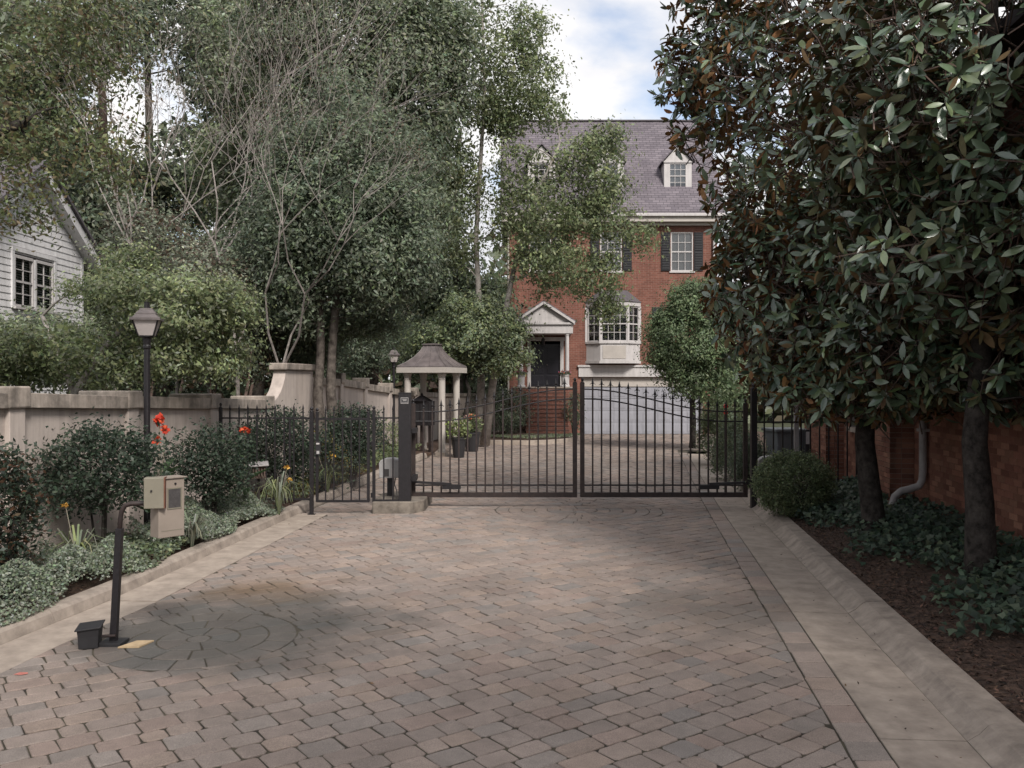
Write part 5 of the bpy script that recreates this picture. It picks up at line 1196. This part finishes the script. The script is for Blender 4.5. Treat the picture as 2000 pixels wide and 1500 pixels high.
def rosette(tip, out, rg, n, size):
    """leaves whorled round a twig end"""
    out = out / np.linalg.norm(out); a = np.cross(out, [0.3, .2, 1.0]); a /= np.linalg.norm(a); b = np.cross(out, a); res = []
    for k in range(n):
        th_ = 2 * math.pi * k / n * 1.3 + rg.uniform(0, .6); el = rg.uniform(-.15, .75); d = (a * math.cos(th_) + b * math.sin(th_)) * math.cos(el) + out * math.sin(el) + np.array([0, 0, rg.uniform(-.2, .12)])
        d /= np.linalg.norm(d); nn = out * .75 + np.array([0, 0, .3]) + rg.normal(size=3) * .55; nn -= d * nn.dot(d); nn /= np.linalg.norm(nn); s = np.cross(d, nn)
        L = size * rg.uniform(.7, 1.2); Mx = np.eye(4); Mx[:3, 0] = s * L; Mx[:3, 1] = d * L; Mx[:3, 2] = nn * L; Mx[:3, 3] = tip + out * rg.uniform(-.1, .02) + d * .015
        res.append(Mx)
    return res
TOPC = [(.06, .095, .055), (.08, .122, .066), (.05, .08, .048), (.11, .145, .068)]; UND = [(.23, .125, .062), (.195, .10, .052), (.17, .135, .07), (.26, .14, .068)]
def magnolia(label, base, trunk, r, lobes, seed, size, inner, leafcol=None):
    UNDC = leafcol or UND
    rg = np.random.default_rng(seed); t = thing('magnolia_tree', label, 'tree', base, 0, 'magnolias by the brick building'); b = np.array(base)
    tips = []; outs = []
    axis = np.array(trunk[len(trunk) // 2])
    for l in lobes:
        s = sample_lobe(l, int(l[2] * 1.25), rg, .35); tips.append(s); o = (s - np.array(l[0])) / np.array(l[1]) ** 1.5 + np.array([0, 0, .25]) + rg.normal(size=s.shape) * .25; outs.append(o)
    tips = np.concatenate(tips) - b; outs = np.concatenate(outs)
    keep = rg.permutation(len(tips))[:max(120, len(tips) // 3)]
    mb = MB(); skeleton(mb, [tuple(np.array(p) - b) for p in trunk], r[0], r[1], tips[keep], rg, .006, start=.22, up=.03); mb.build('trunk', M['dark_bark'], t, smooth=True)
    tw = MB()
    for q, o in zip(tips, outs):
        u = o / np.linalg.norm(o); tw.tube([q - u * .55 + rg.normal(size=3) * .1, q - u * .2, q + u * .03], [.009, .007, .004], 3, cap=False)
    tw.build('twigs', M['red_bark'], t)
    mats = []
    for q, o in zip(tips, outs): mats += rosette(q, o, rg, int(rg.integers(6, 10)), size)
    Ms = np.array(mats); wp = Ms[:, :3, 3] + b
    # nearest leaves in view become leaf objects, the rest one mass
    px = 1000 + F * wp[:, 0] / wp[:, 1]; py = HOR - F * (wp[:, 2] - CAMH) / wp[:, 1]
    rank = wp[:, 1] + np.where((px > 0) & (px < 1990) & (py > 0) & (py < 1490), 0, 100); order = np.argsort(rank)
    part, bulk = order[:300], order[300:]
    me_v = []
    for k in range(6):
        tc_, uc = TOPC[k % 4], UNDC[k % 4]; tt = np.array([tc_] * (len(MLV) // 2) + [uc] * (len(MLV) // 2)); o = npmesh('leaf', MLV, MLF, [M['gloss_leaf'], M['under_leaf']], tt, MLM); me_v.append(o.data); bpy.data.objects.remove(o)
    for i, k in enumerate(part):
        o = bpy.data.objects.new('leaf', me_v[i % 6]); C.objects.link(o); o.parent = t; o.matrix_local = Matrix(Ms[k].tolist())
    n = len(bulk); V = np.einsum('nij,vj->nvi', Ms[bulk][:, :3, :3], MLV) + Ms[bulk][:, None, :3, 3]
    nv = len(MLV); Fa = (MLF[None] + (np.arange(n) * nv)[:, None, None]).reshape(-1, 3)
    tn = np.concatenate([np.repeat(tints(n, rg, TOPC)[:, None], nv // 2, 1), np.repeat(tints(n, rg, UNDC)[:, None], nv // 2, 1)], 1).reshape(-1, 3)
    o = npmesh('foliage', V.reshape(-1, 3), Fa, [M['gloss_leaf'], M['under_leaf']], tn, np.tile(MLM, n), parent=t); tag(o, kind='stuff')
    return t
magnolia('large magnolia with rust-backed leaves left of its neighbour, crown reaching toward the house', (4.72, 11.4, .25),
         [(4.78, 11.4, .15), (4.74, 11.4, .4), (4.69, 11.4, .8), (4.63, 11.42, 1.4), (4.66, 11.44, 2.0), (4.72, 11.45, 3.0), (4.6, 11.5, 5.5), (4.6, 11.5, 8.5), (4.5, 11.5, 11)], (.165, .06),
         [((4.5, 11.6, 5.6), (2.1, 2.3, 2.6), 800), ((4.3, 11.5, 3.3), (1.75, 1.9, 1.5), 580), ((4.4, 11.6, 8.6), (2.2, 2.2, 2.4), 260), ((3.1, 12.4, 6.95), (.9, .9, 1.2), 110), ((2.55, 12.6, 6.6), (.62, .6, .65), 48), ((2.95, 12.4, 8.2), (.95, .9, 1.0), 80), ((2.62, 12.6, 5.75), (.45, .4, .25), 14), ((3.5, 12.2, 3.7), (.85, .8, 1.3), 130), ((5.0, 10.8, 2.5), (1.5, 1.4, .8), 340), ((4.3, 11.0, 2.15), (1.2, 1.2, .5), 160)], 101, .17, 0)
magnolia('near magnolia on the right edge with large glossy leaves and a dark trunk', (4.62, 8.6, .3),
         [(4.66, 8.6, .2), (4.63, 8.6, .5), (4.61, 8.58, 1.0), (4.57, 8.6, 1.6), (4.62, 8.6, 2.2), (4.66, 8.6, 3.0), (4.7, 8.5, 5.0), (4.6, 8.5, 8.0)], (.16, .06),
         [((4.6, 8.4, 5.0), (1.9, 1.8, 1.9), 560), ((4.6, 8.3, 3.5), (1.65, 1.5, 1.0), 420), ((4.6, 8.5, 7.2), (1.9, 1.8, 1.8), 150), ((3.6, 8.2, 4.6), (.9, .9, .9), 90), ((5.1, 9.0, 2.5), (1.0, 1.2, .7), 150), ((4.3, 9.6, 2.6), (.9, .9, .7), 150)], 102, .17, 0, [(.11, .075, .04), (.09, .085, .05), (.13, .085, .045), (.08, .09, .055)])

# ------------------------------------------------------------------ shrubs, ground cover, ivy
def shrub(label, px, D, py, rx, ry, n, per, leaf, cols, seed, wts=None, name='camellia_shrub', stem_top=None, base_z=.1, spread=.16, X=None, shell=.45, grp='shrubs in the left bed', cat='shrub', mat='leaf', stems=4):
    b = P(px, 0, D); X = b.x if X is None else X; rg = np.random.default_rng(seed); t = thing(name, label, cat, (X, D, base_z), 0, grp)
    c = P(px, py, D); k = D / F; tips = sample_lobe(((0, 0, c.z - base_z), (rx * k, rx * k * .9, ry * k)), n, rg, shell); tips = tips[tips[:, 2] > .05]
    mb = MB()
    for s in range(stems):
        a = rg.uniform(0, 6.28); q = .12
        sel = tips[s::stems]
        if len(sel): skeleton(mb, [(q * .4 * math.cos(a), q * .4 * math.sin(a), -.05), (q * math.cos(a), q * math.sin(a), (c.z - base_z) * .5), (q * 1.8 * math.cos(a), q * 1.8 * math.sin(a), (c.z - base_z))], .017, .008, sel, rg, .003, 4, .3)
    mb.build('stems', M['dark_bark'], t)
    m = len(tips) * per; cen = np.repeat(tips, per, 0) + rg.normal(size=(m, 3)) * spread * .55
    V, Fq, tt = quads(cen, leaf, tints(m, rg, cols, wts), rg, .5, .5); npmesh('leaves', V, Fq, M[mat], tt, parent=t); return t
CAM = [(.045, .068, .045), (.06, .085, .058), (.08, .10, .075), (.034, .05, .036)]
shrub('big dark camellia just left of the near lamp post', 200, 10.4, 915, 118, 88, 210, 34, .06, CAM, 201)
shrub('dark camellia right of the near lamp post', 415, 12.3, 905, 84, 74, 170, 34, .06, CAM, 202)
shrub('camellia cut off by the left edge of the view', -5, 8.3, 1010, 75, 140, 170, 32, .058, CAM + [(.09, .05, .03)], 203)
shrub('dark shrub behind the iron fence left of the walk gate', 545, 15.6, 865, 75, 70, 170, 40, .062, CAM, 204)
shrub('dark shrub filling the bed behind the walk gate', 690, 17.6, 850, 60, 60, 150, 40, .062, CAM, 205)
shrub('low shrub with yellowish leaves below the walk gate latch', 620, 16.6, 905, 60, 55, 110, 36, .06, CAM + [(.16, .12, .04)], 206)
shrub('green shrub under the far lamp post', 760, 24.5, 855, 35, 35, 50, 22, .07, LIGHT + MIDG, 207)
shrub('clipped round bush beside the right gate post', 1550, 13.6, 945, 76, 60, 700, 30, .04, [(.16, .20, .105), (.20, .235, .125), (.12, .155, .085)], 208, name='round_bush', base_z=.12, spread=.085, shell=.8, grp=None, stems=7)
shrub('leafy green shrub behind the right gate leaf by the drive edge', 1436, 19.5, 890, 50, 66, 170, 40, .06, MIDG + DARK, 209, grp='shrubs beyond the right gate leaf')
shrub('taller leafy shrub further back along the right drive edge', 1410, 23.0, 850, 46, 55, 140, 40, .07, MIDG, 210, grp='shrubs beyond the right gate leaf')
shrub('light green shrub at the right corner of the garage', 1400, 29.0, 815, 30, 30, 60, 24, .08, LIGHT, 211, grp='shrubs beyond the right gate leaf')
shrub('dark shrub under the slim right gate post', 1462, 17.3, 905, 34, 56, 110, 40, .06, DARK, 212, grp='shrubs beyond the right gate leaf')
shrub('dark evergreen shrub left of the brick steps', 985, 32.6, 800, 55, 45, 130, 40, .08, DARK + GREYG[:1], 213, grp='shrubs before the house')
shrub('narrow dark shrub right of the brick steps', 1122, 33.2, 805, 18, 40, 60, 26, .08, DARK + MIDG[:1], 214, grp='shrubs before the house')
shrub('low shrub at the left end of the house bed', 935, 32.5, 825, 40, 25, 50, 24, .08, DARK, 215, grp='shrubs before the house')
shrub('dark tall shrub between the shelter and the portico', 950, 33.0, 770, 35, 50, 60, 26, .08, DARK, 216, grp='shrubs before the house')
def left_kerb_np(D): return np.interp(D, [p[0] for p in LK], [p[1] for p in LK])
def cover(name, label, fn, n, leaf, cols, seed, hgt, mat='leaf', cat='ground cover', up=.6, asp=.6):
    rg = np.random.default_rng(seed); pts = []
    while len(pts) < n:
        q = fn(rg)
        if q is not None: pts.append(q)
    P_ = np.array(pts); z = (1 - rg.uniform(0, 1, n) ** 2 * .55) * hgt * (0.68 + 0.32 * np.sin(P_[:, 0] * 7 + P_[:, 1] * 3) * np.sin(P_[:, 1] * 4.5)) * np.sqrt(np.clip((left_kerb_np(P_[:, 1]) - .07 - P_[:, 0]) / .3, .08, 1)); P_[:, 2] += z
    V, Fq, tt = quads(P_, leaf, tints(n, rg, cols), rg, asp, up); o = npmesh(name, V, Fq, M[mat], tt)
    return tag(o, label, cat, kind='stuff')
DUST = [(.28, .31, .25), (.33, .36, .30), (.23, .265, .20), (.23, .285, .185)]
def reg(D0, D1, a, b, ed=.25):
    def fn(rg):
        D = rg.uniform(D0, D1); t_ = rg.uniform(0, 1); x = left_kerb(D) - .12 - (a + (b - a) * t_) - 0.08 * math.sin(D * 3.1); e_ = min((D - D0), (D1 - D)) / .5
        return (x, D, .1) if rg.uniform() < min(1, e_ + .15) else None
    return fn
cover('silver_ground_cover', 'pale green fine-leaved ground cover at the lower left bed', reg(4.5, 9.7, 0.0, 1.0), 34000, .036, DUST, 301, .46)
cover('silver_ground_cover', 'pale green fine-leaved ground cover in front of the iron fence', reg(10.6, 13.9, 0.0, .75), 22000, .038, DUST, 302, .48)
cover('leafy_ground_cover', 'darker leafy ground cover along the kerb beside the call box', reg(9.2, 11.2, .02, 1.2), 2600, .07, MIDG + DARK, 303, .22)
cover('leafy_ground_cover', 'low green plants in the bed behind the walk gate', reg(14.5, 20, .1, .8), 3200, .07, MIDG + [(.15, .11, .03)], 304, .3)
cover('leafy_ground_cover', 'green plants along the drive edge beside the mail shelter', reg(20, 25.5, .1, .9), 3500, .08, LIGHT + MIDG, 305, .4)
cover('lawn_patch', 'grassy low cover on the bed in front of the brick steps', lambda rg: (lambda x, y: (x, y, .2) if (x - .6) ** 2 / 5.5 + (y - 34) ** 2 / 13 < .9 and y < 33 else None)(rg.uniform(-1.8, 2.6), rg.uniform(30.4, 33)), 5000, .07, MIDG + GREYG, 306, .16)
# ivy: three-lobed leaves on the right bank
def ivy():
    rg = np.random.default_rng(310); n = 9000; pts = []
    while len(pts) < n:
        D = rg.uniform(4.0, 15.5); a, b = right_face(D) + .4, side_x(D) - .03; t_ = rg.uniform(0, 1); x = a + (b - a) * t_
        lim = .34 + .16 * math.sin(D * 2.3) + .1 * math.sin(D * 5.9 + 1)
        if D > 10: lim *= max(.35, 1 - (D - 10) * .2)
        if t_ < lim + rg.normal() * .09: continue
        pts.append((x, D, right_bed_z(x, D) + rg.uniform(.02, .2)))
    c = np.array(pts); nrm = unit(rg.normal(size=(n, 3)) * .5 + np.array([-.35, -.35, 1])); d = rg.normal(size=(n, 3)); d = unit(d - nrm * np.sum(d * nrm, 1, keepdims=True)); s = np.cross(nrm, d)
    sz = rg.uniform(.045, .095, n)[:, None, None]
    sh = np.array([(0, -.45, 0), (-.5, -.2, .06), (-.24, .08, .0), (0, .6, -.06), (.24, .08, 0), (.5, -.2, .06)])
    V = c[:, None] + sz * (sh[None, :, :1] * s[:, None] + sh[None, :, 1:2] * d[:, None] + sh[None, :, 2:] * nrm[:, None])
    Fa = np.array([(0, 1, 2), (0, 2, 3), (0, 3, 4), (0, 4, 5)]); Fa = (Fa[None] + (np.arange(n) * 6)[:, None, None]).reshape(-1, 3)
    o = npmesh('ivy', V.reshape(-1, 3), Fa, M['leaf'], np.repeat(tints(n, rg, [(.05, .08, .054), (.07, .105, .07), (.04, .06, .044), (.11, .145, .095)]), 6, 0))
    tag(o, 'dark ivy covering the bank below the magnolias', 'ivy', kind='stuff')
ivy()
def litter(name, label, fn, n, size, cols, seed, asp=.4):
    rg = np.random.default_rng(seed); c = np.array([fn(rg) for _ in range(n)]); V, Fq, tt = quads(c, size, tints(n, rg, cols, jit=.3), rg, asp, 1.6); tag(npmesh(name, V, Fq, M['mulch_chip'], tt), label, 'mulch', kind='stuff')
CH_ = [(.07, .04, .028), (.045, .027, .02), (.11, .065, .045), (.03, .02, .016)]
def rb_fn(rg):
    D = rg.uniform(3.5, 15); x = right_face(D) + .33 + abs(rg.normal()) * .55; return (x, D, right_bed_z(x, D) + .012)
litter('mulch', 'brown bark mulch and dry leaves along the right kerb', rb_fn, 7000, .045, CH_, 320)
litter('mulch', 'brown mulch along the left kerb under the plants', lambda rg: (lambda D: (left_kerb(D) - .17 - abs(rg.normal()) * .3, D, .11))(rg.uniform(5, 16)), 3000, .04, CH_, 321)
litter('dry_leaves', 'few dry leaves and crumbs blown onto the kerb, gutter and paving', lambda rg: (lambda D: ((right_face(D) + rg.normal() * .35) if rg.uniform() < .7 else rg.uniform(-3.5, 3), D, .012 if True else 0))(rg.uniform(5, 16)), 130, .035, CH_ + [(.14, .08, .04)], 322)
# strap-leaved plants, cannas, yellow daylilies
def strap_plant(label, x, y, n, L, cols, seed, fl=None, name='daylily', grp='strap-leaved plants'):
    rg = np.random.default_rng(seed); t = thing(name, label, 'plant', (x, y, .1), 0, grp); mb = MB()
    for k in range(n):
        a = rg.uniform(0, 6.28); l = L * rg.uniform(.7, 1.2); w = .012 * rg.uniform(.8, 1.4); tn = tuple(tints(1, rg, cols)[0]); dx, dy = math.cos(a), math.sin(a); ctr = [(0, 0), (.18, .55), (.45, .8), (.8, .72), (1.0, .45)]; vs = []
        for (u, z) in ctr:
            ww = w * (1 - u * .85); vs += [(dx * u * l * .75 - dy * ww, dy * u * l * .75 + dx * ww, z * l), (dx * u * l * .75 + dy * ww, dy * u * l * .75 - dx * ww, z * l)]
        mb.add(vs, [(2 * i, 2 * i + 1, 2 * i + 3, 2 * i + 2) for i in range(4)], 0, tn)
    mb.build('leaves', M['leaf'], t)
    if fl:
        for (dx, z) in fl:
            s = MB().tube([(0, 0, .05), (dx * .5, .0, z * .6), (dx, 0, z)], .005, 4).build('flower_stalk', M['olive_box'], t)
            f = flowers(t, 14, .035, .06, [(.6, .33, .06), (.6, .4, .12)], rg, 0, 1.0, name='flower'); f.location = (dx, 0, z)
p = P(150, 0, 9.4); strap_plant('arching strap-leaved clump left of the call box, under the camellia', p.x, 9.4, 46, .55, GREYG + LIGHT, 401, [(-.12, .75)])
p = P(545, 0, 13.6); strap_plant('tall strap-leaved clump with yellow flowers beside the garden lantern', p.x, 13.6, 46, .7, LIGHT + GREYG, 402, [(.12, .75), (.16, .55)])
p = P(640, 0, 16.3); strap_plant('strap-leaved clump with yellow flowers behind the walk gate', p.x, 16.3, 36, .6, LIGHT, 403, [(-.2, .8), (.1, .7)])
p = P(740, 0, 21.5); strap_plant('strap-leaved clump with yellow flowers left of the mail shelter', p.x - .4, 21.5, 40, .7, LIGHT, 404, [(0, .9), (.2, .8), (-.15, 1.0)])
p = P(375, 0, 10.9); strap_plant('pale strap-leaved clump between the lamp post and the ground cover', p.x, 10.9, 36, .5, GREYG, 405)
def canna(label, px, D, heads, seed):
    rg = np.random.default_rng(seed); b = P(px, 0, D); t = thing('canna', label, 'flowering plant', (b.x, D, .1), 0, 'red cannas')
    for (hx_, hy_, rad) in heads:
        c = P(hx_, hy_, D) - Vector((b.x, D, .1)); MB().tube([(0, 0, 0), (c.x * .4, 0, c.z * .55), tuple(c)], .009, 5).build('stem', M['olive_box'], t)
        n = 34; d = unit(rg.normal(size=(n, 3))) * rad * rg.uniform(.2, 1, (n, 1)); V, Fq, tt = quads(d, rad * 1.1, tints(n, rg, [(.62, .075, .035), (.55, .05, .03), (.65, .12, .05)]), rg, .7, .2); o = npmesh('flower', V, Fq, M['petal'], tt, parent=t); o.location = c
    for k in range(5):
        lf = MB()
        a = rg.uniform(0, 6.28); z = rg.uniform(.3, .9); dx, dy = math.cos(a), math.sin(a); w = .06
        lf.add([(0, 0, z), (dx * .15 - dy * w, dy * .15 + dx * w, z + .14), (dx * .4, dy * .4, z + .22), (dx * .15 + dy * w, dy * .15 - dx * w, z + .14)], [(0, 1, 2, 3)], 0, (.06, .10, .045))
        lf.build('leaf_blade', M['leaf'], t)
canna('red-orange canna flowering against the wall right of the near lamp post', 312, 11.3, [(311, 822, .075), (322, 838, .06), (305, 860, .06)], 411)
canna('single red canna flower by the end of the iron fence', 478, 13.4, [(478, 838, .075)], 412)
